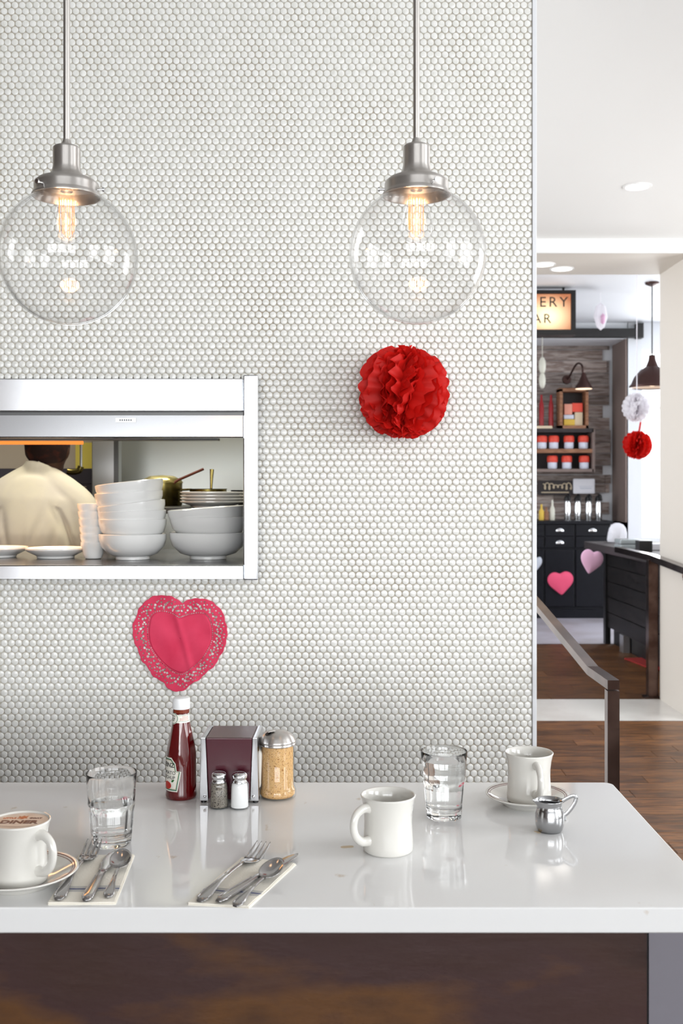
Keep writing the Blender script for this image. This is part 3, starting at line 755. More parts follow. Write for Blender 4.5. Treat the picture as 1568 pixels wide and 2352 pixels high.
def crumple(x, z):
    u, v = (x - cen[0]) / .13, (z - cen[1]) / .13
    return -.003 * math.exp(-((u * .9 - .06 + v * .25) / .07) ** 2) * (1 if v < .5 else .3) - .0018 * math.sin(5 * u + 3 * v) ** 2 - .0012 * math.sin(9 * v - 2 * u)
def doily_part(name, s0, s1, ns, root, cut):
    vs = []; fs = []; S = np.linspace(s0, s1, ns + 1); NAng = 700
    grid = {}
    for i in range(NAng):
        for j, s_ in enumerate(S):
            r = ri[i] * (s_ + 1) if s0 < 0 else ri[i] + (ro[i] - ri[i]) * s_
            x = cen[0] + r * math.cos(ang[i]); z = cen[1] + r * math.sin(ang[i]); vs.append((x, z))
    A = np.array(vs)
    for i in range(NAng):
        i2 = (i + 1) % NAng
        for j in range(ns): fs.append((i * (ns + 1) + j, i2 * (ns + 1) + j, i2 * (ns + 1) + j + 1, i * (ns + 1) + j + 1))
    Fa = np.array(fs)
    if cut:
        mid = A[Fa].mean(1); keep = np.ones(len(Fa), bool)
        for hx, hz, hr in holes: keep &= (mid[:, 0] - hx) ** 2 + (mid[:, 1] - hz) ** 2 > hr * hr
        Fa = Fa[keep]
    me = bpy.data.meshes.new(name)
    me.from_pydata([(x - root.location.x, crumple(x, z), z - root.location.z) for x, z in vs], [], Fa.tolist()); me.update()
    bm = bmesh.new(); bm.from_mesh(me); bmesh.ops.delete(bm, geom=[v for v in bm.verts if not v.link_faces], context='VERTS')
    bmesh.ops.remove_doubles(bm, verts=bm.verts[:], dist=1e-6); bm.to_mesh(me); bm.free()
    me.polygons.foreach_set('use_smooth', [True] * len(me.polygons))
    o = link(name, me, 'doily', root); m = o.modifiers.new('paper', 'SOLIDIFY'); m.thickness = .0004
    return o
dy = thing('heart_doily', 'deep pink heart shaped paper doily with lace border on the tiled wall', 'doily', (cen[0], DD, cen[1]))
doily_part('lace_border', 0, 1, NS, dy, True)
doily_part('center_panel', -.999, 0, 22, dy, False)

# ------------------------------------------------------------------ counter
TZ = CZ - .557
YF, YB, XR2 = 1.403, 2.0, .510
def rrect(x0, x1, y0, y1, r, n=5):
    p = []
    for cx, cy, a in ((x1 - r, y1 - r, 0), (x0 + r, y1 - r, PI / 2), (x0 + r, y0 + r, PI), (x1 - r, y0 + r, 1.5 * PI)):
        for k in range(n + 1): p.append((cx + r * math.cos(a + PI / 2 * k / n), cy + r * math.sin(a + PI / 2 * k / n)))
    return p
def slab(x0, x1, y0, y1, z0, z1, r=.015, e=.002):
    mb = MB(); L = [(rrect(x0 + q, x1 - q, y0 + q, y1 - q, r), z) for q, z in ((e, z0), (0, z0 + e), (0, z1 - e), (e * .3, z1 - e * .3), (e, z1))]
    n = len(L[0][0]); vs = [(x, y, z) for pl_, z in L for x, y in pl_]
    fs = [tuple(range(n - 1, -1, -1)), tuple((len(L) - 1) * n + k for k in range(n))]
    for i in range(len(L) - 1):
        for k in range(n): fs.append((i * n + k, i * n + (k + 1) % n, (i + 1) * n + (k + 1) % n, (i + 1) * n + k))
    return mb.add(vs, fs)
one('countertop', 'long white quartz countertop with faint brown flecks', 'countertop', slab(-2.2, XR2, YF, YB, TZ - .0345, TZ), 'quartz', smooth=None)
cb = thing('counter_base', 'diner counter base clad in mottled brown metal', 'counter base', (0, 1.7, 0))
pxr = PX(1485, 1.56)
obj('front_panel', MB().box(-2.15, pxr, -.14, -.125, 0, TZ - .0345), 'patina', cb, None)
obj('corner_seam', MB().box(pxr, pxr + .002, -.139, -.125, 0, TZ - .0345), 'black', cb, None)
o = obj('end_panel', MB().rbox(pxr + .002, XR2 - .004, -.142, .27, 0, TZ - .0345, .002), 'panel_shade_grey', cb); o['label'] = 'plain white end panel with its shade put into the grey'
obj('back_panel', MB().box(-2.15, pxr, .24, .26, 0, TZ - .0345), 'panel_shade_grey', cb, None)
obj('plinth', MB().box(-2.15, pxr, -.1, .24, 0, .1), 'black', cb, None)
def on(x, y, z=0.0):         # point of the counter (or z above it) seen at pixel x,y
    h = .557 - z; d = h * F / (y - HY); return Vector(((x - HX) * d / F, d, TZ + z))

# ------------------------------------------------------------------ crockery
def mug(label, loc, rz, r=.0425, h=.086, coffee=None):
    t = thing('diner_mug', label, 'mug', loc, rz)
    k = r / .0425
    prof = [(0, .003), (.030 * k, .003), (.032 * k, 0), (.0365 * k, 0), (.0385 * k, .003), (.0385 * k, .012), (.0375 * k, .028), (.0368 * k, .045), (.0372 * k, .058), (.039 * k, .072), (.0415 * k, h - .004), (.0424 * k, h - .0012), (.0415 * k, h), (.0398 * k, h - .001),
            (.0378 * k, h - .007), (.0345 * k, h - .02), (.0325 * k, .045), (.0325 * k, .02), (.028 * k, .011), (0, .009)]
    obj('body', MB().lathe(prof, 64), 'porcelain', t, True)
    pth = spline([(.034, 0, .070), (.047, 0, .0715), (.0605, 0, .064), (.0655, 0, .049), (.0615, 0, .033), (.050, 0, .0225), (.036, 0, .021)], 7)
    n = len(pth); ra = [.0085 - .0025 * math.sin(PI * i / (n - 1)) ** .7 for i in range(n)]; rb = [.0075 - .0022 * math.sin(PI * i / (n - 1)) for i in range(n)]
    obj('handle', MB().sweep(pth, ra, rb, 14, (0, 1, 0)), 'porcelain', t, True)
    return t
m1p = on(891, 1952)
t = mug('white diner mug standing alone in the middle of the counter', m1p, PI + .62)
c_ = obj('coffee', MB().lathe([(0, .030), (.0322, .030), (.0322, .0285), (0, .0285)], 40), 'coffee', t, None)
aw = PI / 2 - (PI + .62)      # the side of the mug that faces away from the guest
obj('dregs', MB().lathe([(.0333, .058), (.0338, .0605), (.0341, .0635), (.0335, .0635), (.0331, .058)], 10, a0=aw - .05, a1=aw + .45), 'dregs', t, True)
def saucer(label, loc, r=.0725):
    t = thing('saucer', label, 'saucer', loc)
    k = r / .0725
    P_ = [(0, .004), (.036, .004), (.038, 0), (.042, 0), (.043, .004), (.056, .010), (.068, .0165), (.0722, .0185), (.0727, .0200), (.0718, .0208), (.067, .0190), (.055, .0130), (.042, .0078), (.036, .0068), (0, .0068)]
    obj('dish', MB().lathe([(a * k, b) for a, b in P_], 72), 'porcelain', t, True)
    for r0, r1, z0, z1 in ((.0672, .0686, .01935, .0199), (.0645, .0652, .0181, .0184)):
        obj('rim_line', MB().lathe([(r0 * k, z0), (r1 * k, z1), (r1 * k, z1 - .0006), (r0 * k, z0 - .0006), (r0 * k, z0)], 72), 'rim_brown', t, True)
    return t
s1 = on(1210, 1836, .009); s1.z = TZ
saucer('white saucer with brown rim lines near the right end of the counter', s1)
mug('white diner mug on the saucer near the right end of the counter', s1 + Vector((.0035, 0, .0071)), -PI / 2 + .13)
s2 = Vector((-.4515, 1.490, TZ))
saucer('white saucer with brown rim lines at the left picture edge', s2, .079)
m3 = mug('white diner mug full of foamed coffee printed with the diner logo', Vector((-.4500, 1.480, TZ + .0071)), -.55)
# foam disc with the printed logo; reads from the guest's side
fm = obj('coffee_foam', MB().lathe([(0, .0832), (.0388, .0832), (.0375, .079), (0, .079)], 48), 'foam', m3, None)
def print_on(parent, body, x, y, z, size, mat, rz, bold=.0, space=1.0, sx=1.0):
    mb = text_mb(body, size, .0002, bold=bold, space=space); mb.xform(Matrix.Translation((x, y, z)) @ Matrix.Diagonal((sx, 1, 1, 1)))
    o = obj('printed_word', mb, mat, parent, None); return o
lg = [('DINER', 0, -.004, .0185, 'print_brown', .0007, 1.0, .98), ('LITTLE', -.018, .0135, .0062, 'print_orange', .0002, 1.0, 1), ('GOAT', .0185, .0135, .0062, 'print_brown', .0002, 1, 1), ('EST. 2012', .0, -.0195, .0045, 'print_brown', .0, 1, 1)]
for body_, x, y, sz, mt, bd, sp, sx in lg[:3]:
    o = print_on(fm, body_, x, y, .0834, sz, mt, 0, bd, sp, sx); o.rotation_euler = (0, 0, .55)
gm = MB().prism([(-.007, -.002), (-.005, .004), (-.007, .009), (-.003, .006), (.0, .011), (.003, .007), (.006, .010), (.005, .003), (.007, -.001), (.003, .0), (.002, -.003), (-.002, -.003), (-.003, .0)], -.0002, .0002)
gm.v = [(p[0], p[2] + .013, .0835 + p[1]) for p in gm.v]
o = obj('printed_emblem', gm, 'print_orange', fm, None); o.rotation_euler = (0, 0, .55)
gl = MB(); a_ = [(-.024 + .048 * i / 12, -.0205 - .004 * math.sin(PI * i / 12)) for i in range(13)]
for (xa, ya), (xb, yb) in zip(a_, a_[1:]): gl.add([(xa, ya, .0835), (xb, yb, .0835), (xb, yb - .0008, .0835), (xa, ya - .0008, .0835)], [(0, 1, 2, 3)])
o = obj('printed_line', gl, 'print_brown', fm, None); o.rotation_euler = (0, 0, .55)

# tumblers
def tumbler(label, loc, rz, level):
    t = thing('water_tumbler', label, 'glass', loc, rz)
    H = .1125; NF = 10
    def wall_r(z): return .0295 + (.0394 - .0295) * (z / H) ** .9
    prof = []; inn = []
    zs = [0, .0015, .006, .012, .02, .03, .04, .05, .057, .061, .0635, .066, .07, .08, .095, .108, .1115]
    for z in zs:
        r = wall_r(z) * (1 if z < .062 else 1.0)
        if .061 <= z <= .066: r += .0008
        prof.append((r if z > .001 else r - .0015, z))
    def facet(a, z, i):
        if i == 0 or z > .0635: return 1
        w_ = (a % (2 * PI / NF)) - PI / NF
        f = math.cos(PI / NF) / math.cos(w_)
        k = min(1, (.0635 - z) / .006) if z > .0575 else 1
        return 1 + (f * 1.012 - 1) * k * 1.0
    prof_o = [(0, .0006)] + prof + [(.0391, H), (.0384, H)]
    n_out = len(prof_o)
    th = .0022
    zi = [.108, .095, .08, .066, .057, .04, .025, .017]
    prof_i = [(wall_r(z) - th, z) for z in zi] + [(.022, .0125), (.012, .0105), (0, .010)]
    full = prof_o + prof_i
    obj('tumbler_glass', MB().lathe(full, 80, mod=lambda a, z, i: facet(a, z, i) if 0 < i < n_out - 2 else 1), 'glass', t, 55)
    wz = [z for z in (.017, .025, .04, .057, .066, .08, .095) if z < level - .004] + [level - .0006]
    e = .0002
    wp = [(0, .0098), (.012 + e, .0103), (.022 + e, .0123)] + [(wall_r(z) - th + e, z) for z in wz] + [(wall_r(level) - th - .0005, level), (0, level)]
    obj('water', MB().lathe(wp, 64), 'water', t, 50)
    return t
tumbler('half full water tumbler behind the left place setting', on(256, 1938), .1, .066)
tumbler('nearly full water tumbler beside the middle mug', on(1019, 1876), .25, .098)

# creamer
t = thing('creamer', 'small stainless steel creamer standing in front of the right saucer', 'creamer', on(1262, 1908))
def spout(a, z, i):
    w_ = math.atan2(math.sin(a - PI - .1), math.cos(a - PI - .1)); up_ = max(0, (z - .038) / .012)
    return 1 + .34 * min(1, up_) * math.exp(-(w_ / .28) ** 2)
op = [(0, .0008), (.0155, .0008), (.018, .0), (.0205, .003), (.0228, .010), (.0236, .018), (.0232, .027), (.0208, .036), (.0192, .0395), (.0196, .043), (.0212, .0490), (.0220, .0505),
      (.0214, .0503), (.0188, .0435), (.0184, .0395), (.020, .036), (.0222, .027), (.0226, .018), (.0215, .010), (.018, .004), (0, .003)]
obj('body', MB().lathe(op, 64, mod=spout), 'creamer_steel', t, True)
obj('handle', MB().sweep(spline([(.0200, 0, .0475), (.028, 0, .0525), (.038, 0, .0565), (.0425, 0, .053), (.041, 0, .046), (.035, 0, .036), (.0275, 0, .0275), (.0238, 0, .025), (.0237, 0, .016)], 6), .0032, .0008, 10, (0, 1, 0)), 'creamer_steel', t, True)
one('milk_drop', 'tiny tan drip on the countertop beside the creamer', 'spill', MB().lathe([(0, .0006), (.004, .0004), (.006, 0)], 16, mod=lambda a, z, i: 1 + .3 * math.sin(3 * a)), 'cream_block', on(1236, 1911))

# ------------------------------------------------------------------ condiments
def wrap(mb, rfun, a0, off):   # u (arc length), v (height) -> onto a body of revolution; z of the flat mesh becomes height above it
    out = []
    for u, v, w_ in mb.v:
        r = rfun(v); a = a0 + u / r; out.append(((r + off + w_) * math.cos(a), (r + off + w_) * math.sin(a), v))
    mb.v = out; return mb
def patch(poly, nu=16):        # polygon in u,v, cut in vertical strips so that it bends
    us = [p[0] for p in poly]; u0, u1 = min(us), max(us); bm = bmesh.new()
    f = bm.faces.new([bm.verts.new((u, v, 0)) for u, v in poly]); bmesh.ops.triangulate(bm, faces=[f])
    for k in range(1, nu):
        bmesh.ops.bisect_plane(bm, geom=bm.verts[:] + bm.edges[:] + bm.faces[:], plane_co=(u0 + (u1 - u0) * k / nu, 0, 0), plane_no=(1, 0, 0))
    vs_ = [p[1] for p in poly]; v0, v1 = min(vs_), max(vs_)
    for k in range(1, 6):
        bmesh.ops.bisect_plane(bm, geom=bm.verts[:] + bm.edges[:] + bm.faces[:], plane_co=(0, v0 + (v1 - v0) * k / 6, 0), plane_no=(0, 1, 0))
    bm.verts.index_update(); mb = MB(); mb.v = [tuple(v.co) for v in bm.verts]; mb.f = [tuple(v.index for v in f.verts) for f in bm.faces]; bm.free(); return mb
kt = thing('ketchup_bottle', 'glass ketchup bottle with white cap and keystone label', 'bottle', on(416, 1830))
bp_ = [(0, .001), (.0235, .001), (.0255, 0), (.0275, .002), (.0282, .006), (.0272, .012), (.0270, .06), (.0268, .072), (.0262, .080), (.0246, .090), (.0215, .106), (.0185, .121), (.0160, .133), (.0149, .140), (.0146, .150), (.0140, .158), (.0140, .162), (0, .162)]
def br(z): return float(np.interp(z, [p[1] for p in bp_[3:-1]], [p[0] for p in bp_[3:-1]]))
def oct_(a, z, i):
    w_ = (a % (PI / 4)) - PI / 8; k = max(0, min(1, (z - .066) / .012)) * max(0, min(1, (.136 - z) / .02))
    return 1 + k * (math.cos(PI / 8) / math.cos(w_) * 1.03 - 1) * .8
obj('bottle_body', MB().lathe(bp_[:-3] + [(.0140, .152), (0, .152)], 64, mod=oct_), 'ketchup', kt, 50)
obj('neck_ring', MB().lathe([(.0135, .152), (.0150, .153), (.0152, .156), (.0148, .1585), (.0148, .160), (0, .160)], 40), 'ketchup_neck', kt)
cap = obj('cap', MB().lathe([(0, .1595), (.0155, .1595), (.0157, .161), (.0156, .176), (.0148, .1785), (.012, .1795), (0, .1795)], 60, mod=lambda a, z, i: 1 + (.006 * math.cos(60 * a) if i in (2, 3) else 0)), 'cap_white', kt)
LA = math.radians(218)      # the label looks to the left
lr = lambda v: br(v) * 1.0
keyst = [(-.022, .016), (.022, .016), (.0285, .052), (.0205, .053), (.0185, .066), (.010, .076), (-.010, .076), (-.0185, .066), (-.0205, .053), (-.0285, .052)]
def scaled(poly, k, cx=0, cy=.046): return [(cx + (u - cx) * k, cy + (v - cy) * k) for u, v in poly]
lbl = obj('label', wrap(patch(keyst), lr, LA, .0004), 'label_white', kt, None); lbl['label'] = 'keystone shaped white paper label'
def band(poly, k0, k1, nu=16):
    a, b = scaled(poly, k0), scaled(poly, k1); mb = MB(); n = len(a)
    for i in range(n):
        for q in range(8):
            def lp_(p, j, t_): return (p[j][0] + (p[(j + 1) % n][0] - p[j][0]) * t_, p[j][1] + (p[(j + 1) % n][1] - p[j][1]) * t_, 0)
            mb.add([lp_(a, i, q / 8), lp_(a, i, (q + 1) / 8), lp_(b, i, (q + 1) / 8), lp_(b, i, q / 8)], [(0, 1, 2, 3)])
    return mb
obj('label_border', wrap(band(keyst, .93, .87), lr, LA, .0006), 'label_green', lbl, None)
obj('label_border', wrap(band(keyst, .85, .83), lr, LA, .0006), 'label_gold', lbl, None)
def label_word(body, u, v, size, mat, parent, rf, a0, off=.0007, bold=0, sx=1):
    mb = text_mb(body, size, .00004, bold=bold); mb.v = [(p[0] * sx + u, p[1] + v, p[2]) for p in mb.v]
    return obj('printed_word', wrap(mb, rf, a0, off), mat, parent, None)
label_word('HEINZ', 0, .0625, .0112, 'ink_black', lbl, lr, LA, bold=.0002)
label_word('TOMATO', 0, .049, .0088, 'ink_black', lbl, lr, LA)
label_word('KETCHUP', 0, .0405, .0085, 'ink_black', lbl, lr, LA, sx=.95)
obj('printed_tomato', wrap(patch([(.010 * math.cos(a), .0265 + .007 * math.sin(a)) for a in np.linspace(0, 2 * PI, 20, endpoint=False)], 6), lr, LA, .0007), 'tomato', lbl, None)
obj('printed_leaf', wrap(patch([(.010, .0345), (.0125, .0375), (.0165, .0375), (.0145, .034), (.012, .0325)], 4), lr, LA, .0008), 'leaf_green', lbl, None)
nk = [(-.047, .136), (.047, .136), (.047, .1505), (-.047, .1505)]
nl_ = obj('neck_label', wrap(patch(nk, 40), br, LA, .0004), 'label_white', kt, None)
circ = lambda r_, n=24: [(r_ * math.cos(a), .1435 + r_ * math.sin(a)) for a in np.linspace(0, 2 * PI, n, endpoint=False)]
obj('neck_badge', wrap(patch(circ(.0105), 10), br, LA, .0006), 'label_white', nl_, None)

def ring(r0, r1, cy):
    mb = MB(); n = 32
    for i in range(n):
        a, b = 2 * PI * i / n, 2 * PI * (i + 1) / n
        mb.add([(r0 * math.cos(a), cy + r0 * math.sin(a), 0), (r0 * math.cos(b), cy + r0 * math.sin(b), 0), (r1 * math.cos(b), cy + r1 * math.sin(b), 0), (r1 * math.cos(a), cy + r1 * math.sin(a), 0)], [(0, 1, 2, 3)])
    return mb
obj('badge_ring', wrap(ring(.0098, .0089, .1435), br, LA, .0008), 'label_green', nl_, None)
label_word('57', 0, .1412, .0082, 'ink_black', nl_, br, LA, .0009, .0001)
label_word('HEINZ', 0, .1475, .0036, 'ink_black', nl_, br, LA, .0009)
for vv in (.1385, .1490): obj('neck_line', wrap(patch([(.0112, vv), (.046, vv), (.046, vv + .0005), (.0112, vv + .0005)], 16), br, LA, .0006), 'label_green', nl_, None)
mb = MB()
rd = random.Random(2)
for row_, vv in enumerate((.1472, .1454, .1436, .1420, .1402)):
    u = .0135 + (.004 if row_ < 2 else 0)
    while u < .029:
        L_ = rd.uniform(.001, .0025); mb2 = MB().add([(u, vv, 0), (u + L_, vv, 0), (u + L_, vv + .0006, 0), (u, vv + .0006, 0)], [(0, 1, 2, 3)]); mb.add(mb2.v, mb2.f); u += L_ + .0006
obj('fine_print', wrap(mb, br, LA, .0007), 'ink_red', nl_, None)

# napkin dispenser
nd = thing('napkin_dispenser', 'maroon and chrome napkin dispenser beside the ketchup bottle', 'napkin dispenser', on(523, 1846) + Vector((.003, .050, 0)), -.02)
W0, W1, D0, D1, HN = .0530, .0455, .049, .0485, .1155      # half widths and depths, bottom and top
def shell(x0b, x1b, x0t, x1t, yb, yt, z0, z1, y1b=None, y1t=None):
    y1b = -yb if y1b is None else y1b; y1t = -yt if y1t is None else y1t
    return MB().add([(x0b, yb, z0), (x1b, yb, z0), (x1b, y1b, z0), (x0b, y1b, z0), (x0t, yt, z1), (x1t, yt, z1), (x1t, y1t, z1), (x0t, y1t, z1)],
                    [(0, 3, 2, 1), (4, 5, 6, 7), (0, 1, 5, 4), (1, 2, 6, 5), (2, 3, 7, 6), (3, 0, 4, 7)])
cx0_, cx1_ = .036, .0425
def rounded(mb, b=.003, seg=2):
    bm = bmesh.new(); me_ = mb.mesh('t'); bm.from_mesh(me_); bmesh.ops.bevel(bm, geom=bm.edges[:], offset=b, segments=seg, affect='EDGES', profile=.5); bm.verts.index_update()
    r = MB(); r.wn = True; r.v = [tuple(v.co) for v in bm.verts]; r.f = [tuple(v.index for v in f.verts) for f in bm.faces]; bm.free(); return r
obj('casing', rounded(shell(-.0365, .0365, -.0415, .0415, -D0, -D1, .006, HN), .0025), 'maroon', nd)
for s in (-1, 1):
    a, b, c, d = (.0365, .0525, .0415, .0500)
    fr_ = [(-D0 + .001, .004), (-.036, .004), (-.033, HN - .014), (.033, HN - .014), (.036, .004), (D0 - .001, .004), (D1 + .001, HN + .0005), (-D1 - .001, HN + .0005)]
    n = len(fr_); mb = MB()
    def xin(z): return a + (c - a) * z / HN
    def xout(z): return b + (d - b) * z / HN + .0035 * math.sin(PI * min(1, z / HN)) if z > .02 else b
    mb.add([(s * xin(z), y, z) for y, z in fr_] + [(s * xout(z), y, z) for y, z in fr_], [tuple(range(n)), tuple(range(2 * n - 1, n - 1, -1))] + [(i, (i + 1) % n, (i + 1) % n + n, i + n) for i in range(n)])
    obj('side_frame', rounded(mb, .0012, 2), 'steel', nd)
    npk = obj('napkins', rounded(MB().add([(s * .034, -.033, .012), (s * .034, .033, .012), (s * .034, .033, .10), (s * .034, -.033, .10), (s * .0535, -.028, .02), (s * .0535, .028, .02), (s * .0565, .026, .085), (s * .0565, -.026, .085)],
                                  [(0, 3, 2, 1), (4, 5, 6, 7), (0, 1, 5, 4), (1, 2, 6, 5), (2, 3, 7, 6), (3, 0, 4, 7)]), .006, 3), 'napkin_paper', nd)
    for y in (-.04, .04): obj('foot', MB().lathe([(0, 0), (.005, 0), (.005, .005), (0, .005)], 12, (s * .046, y, 0)), 'black', nd)
    obj('rivet', MB().ball((s * .043, -D0 - .0005, .0125), .0026, 10, 6), 'chrome', nd)

# shakers
def shaker(label, loc, mat, rz):
    t = thing('shaker', label, 'shaker', loc, rz, 'salt and pepper pair')
    N = 10
    def fac(a, z, i): w_ = (a % (2 * PI / N)) - PI / N; return math.cos(PI / N) / math.cos(w_) * 1.02
    o_ = [(0, .001), (.0155, .001), (.017, 0), (.0176, .003), (.0158, .038), (.0152, .042), (.0135, .0455), (.0118, .047), (.0118, .049)]
    obj('glass_jar', MB().lathe(o_, 40, mod=lambda a, z, i: fac(a, z, i) if i < 6 else 1), 'shaker_glass', t, 30)
    obj('filling', MB().lathe([(0, .003), (.0150, .003), (.0152, .005), (.0140, .037), (.0132, .0415), (.0115, .0440), (0, .0445)], 32), mat, t)
    c = obj('cap', MB().lathe([(.0118, .0440), (.0125, .0445), (.0125, .0475), (.0112, .0490), (.0112, .0505), (.0128, .052), (.0131, .055), (.0126, .0585), (.010, .0615), (.006, .0626), (0, .0628)], 40), 'chrome', t, 50)
    mb = MB()
    for k in range(7):
        r_ = 0 if k == 0 else .0052; a = k * PI / 3; mb.lathe([(0, .0632), (.0009, .0632), (.0009, .0618), (0, .0618)], 8, (r_ * math.cos(a), r_ * math.sin(a), 0 if k == 0 else -.0005))
    obj('pour_holes', mb, 'black', c)
    return t
shaker('glass pepper shaker full of ground pepper', on(503, 1854.5), 'pepper', .1)
shaker('glass salt shaker full of white salt', on(550, 1855.5), 'salt', .2)

# sugar pourer
t = thing('sugar_pourer', 'glass sugar pourer of brown sugar with a metal lid', 'sugar pourer', on(637, 1830))
flu = lambda a, z, i: 1 + (.012 * abs(math.cos(6 * a)) if .018 < z < .09 else 0)
obj('glass_jar', MB().lathe([(0, .001), (.028, .001), (.0305, 0), (.033, .002), (.0338, .006), (.0335, .014), (.0315, .0185), (.0298, .021), (.0298, .088), (.030, .095), (.0305, .104)], 72, mod=flu), 'shaker_glass', t, 50)
obj('filling', MB().lathe([(0, .0035), (.0285, .0035), (.0315, .007), (.0312, .013), (.029, .018), (.0283, .023), (.0283, .086), (.0278, .093), (0, .0945)], 48), 'sugar', t)
ld = obj('lid', MB().lathe([(.0315, .0945), (.0330, .095), (.0334, .0975), (.0326, .0990), (.0334, .1005), (.0334, .1025), (.0318, .1045), (.0300, .1085), (.0255, .1135), (.0180, .1175), (.009, .1192), (0, .1196)], 64), 'nickel', t, 40)
Mf = Matrix.Translation((-.015, -.012, .1152)) @ Matrix.Rotation(-.32, 4, 'Y') @ Matrix.Rotation(.25, 4, 'X')
obj('pour_hole', MB().lathe([(0, .0018), (.0062, .0018), (.0062, -.002), (0, -.002)], 20, M4=Mf), 'black', ld)
Mf2 = Matrix.Translation((-.0115, -.0095, .1205)) @ Matrix.Rotation(-.1, 4, 'Y') @ Matrix.Rotation(.45, 4, 'Z')
obj('pour_flap', MB().rbox(-.0075, .0065, -.006, .006, -.0005, .0008, .0004, 1, Mf2), 'nickel', ld)

# ------------------------------------------------------------------ napkins and cutlery
def napkin(label, c4):
    c4 = [Vector(p) for p in c4]; base = (c4[0] + c4[1] + c4[2] + c4[3]) / 4; base.z = TZ
    t = thing('folded_napkin', label, 'napkin', base)
    def pos(u, v): return (c4[0] * (1 - u) + c4[1] * u) * (1 - v) + (c4[3] * (1 - u) + c4[2] * u) * v - base
    def sheet(u0, u1, v0, v1, z0, z1, nu=10, nv=14):
        mb = MB(); vs = []; fs = []
        for lay, z in ((0, z0), (1, z1)):
            for j in range(nv + 1):
                for i in range(nu + 1):
                    u = u0 + (u1 - u0) * i / nu; v = v0 + (v1 - v0) * j / nv; p = pos(u, v)
                    vs.append((p.x, p.y, z + (.0003 * math.sin(9 * u + 5 * v) + .0004 * math.sin(13 * v)) * (z > .0015)))
        n2 = (nu + 1) * (nv + 1)
        for j in range(nv):
            for i in range(nu):
                a = j * (nu + 1) + i; fs.append((a, a + nu + 1, a + nu + 2, a + 1)); fs.append((n2 + a, n2 + a + 1, n2 + a + nu + 2, n2 + a + nu + 1))
        for j in range(nv):
            for i in (0, nu): a = j * (nu + 1) + i; fs.append((a, a + nu + 1, n2 + a + nu + 1, n2 + a))
        for i in range(nu):
            for j in (0, nv): a = j * (nu + 1) + i; fs.append((a, a + 1, n2 + a + 1, n2 + a))
        return mb.add(vs, fs)
    obj('lower_fold', sheet(.0, 1, 0, 1, 0, .0011), 'napkin_cream', t)
    obj('middle_fold', sheet(.004, .99, .004, .995, .0013, .0023), 'napkin_cream', t)
    top = obj('upper_fold', sheet(.0, .975, .0, .985, .0026, .0036), 'napkin_cream', t)
    for v0, v1, mt in ((.205, .212, 'stripe_grey'), (.225, .232, 'stripe_grey'), (.245, .272, 'stripe_blue'), (.285, .292, 'stripe_grey'), (.305, .312, 'stripe_grey')):
        obj('stripe', sheet(.0, .975, v0, v1, .0030, .0038, 10, 1), mt, top)
    return t
def tp(x, y): p = on(x, y); return p
napkin('cream paper napkin with blue stripes beside the logo mug', [tp(110, 2079), tp(266, 2078), tp(309, 1966), tp(181, 1969)])
napkin('cream paper napkin with blue stripes set at an angle in the middle', [tp(432, 2079), tp(572, 2087), tp(680, 1987), tp(557, 1972)])
NZ = .0039
def frame_of(p, q):
    d = Vector((q.x - p.x, q.y - p.y, 0)); return d.length, math.atan2(-d.x, d.y)
def handle_path(L0, L1, zmid, w0, w1, wn, zn):
    # from the rounded end (y=0) to the neck
    n = 14; pts = []; ra = []; rb = []
    for i in range(n + 1):
        f = i / n; y = L0 + (L1 - L0) * f
        z = .0022 + (zmid) * math.sin(PI * min(1, f * 1.0)) ** 1.0 * .6 + (zn - .0022) * f
        wv = np.interp(f, [0, .03, .12, .45, .8, 1], [w0 * .45, w0 * .8, w0, w1, wn, wn])
        pts.append((0, y, z)); ra.append(wv); rb.append(np.interp(f, [0, .05, .3, 1], [.0012, .0019, .0020, .0018]))
    return pts, ra, rb
def ridge(L0, L1, w0, zmid, zn, parent):
    pts, ra, rb = handle_path(L0, L1, zmid, w0, w0 * .45, w0 * .34, zn)
    for s in (-1, 1):
        mb = MB().sweep([(s * max(0, a - .0013), p[1], p[2] + b * .6) for p, a, b in list(zip(pts, ra, rb))[1:10]], .0008, .0011, 8)
        obj('edge_bead', mb, 'cutlery', parent, True)
def fork(label, p, q):
    L, rz = frame_of(p, q); t = thing('fork', label, 'fork', Vector((p.x, p.y, TZ + NZ)), rz)
    hL = L * .64
    pts, ra, rb = handle_path(0, hL, .006, .0095, .0042, .0030, .0075)
    h_ = obj('handle', MB().sweep(pts, ra, rb, 14), 'cutlery', t, True); ridge(0, hL, .0095, .006, .0075, h_)
    y0 = hL; zf = lambda f: .0075 - .0070 * math.sin(PI * .5 * min(1, f * 2.1)) + .0155 * max(0, f - .42) ** 1.3 * 1.6
    pts = []; ra = []; rb = []
    for i in range(9):
        f = i / 8 * .46; pts.append((0, y0 + (L - y0) * f, zf(f) + .0005)); ra.append(np.interp(f, [0, .06, .18, .3, .46], [.003, .0042, .0105, .0123, .0125])); rb.append(.0011)
    obj('head', MB().sweep(pts, ra, rb, 14), 'cutlery', t, True)
    for k in range(4):
        x = (k - 1.5) * .0072; pts = []; ra = []
        for i in range(8):
            f = .43 + .57 * i / 7; pts.append((x, y0 + (L - y0) * f, zf(f) + .0005)); ra.append(np.interp(i / 7, [0, .6, 1], [.0023, .0018, .0007]))
        obj('tine', MB().sweep(pts, ra, [.0011] * 7 + [.0006], 10), 'cutlery', t, True)
    return t
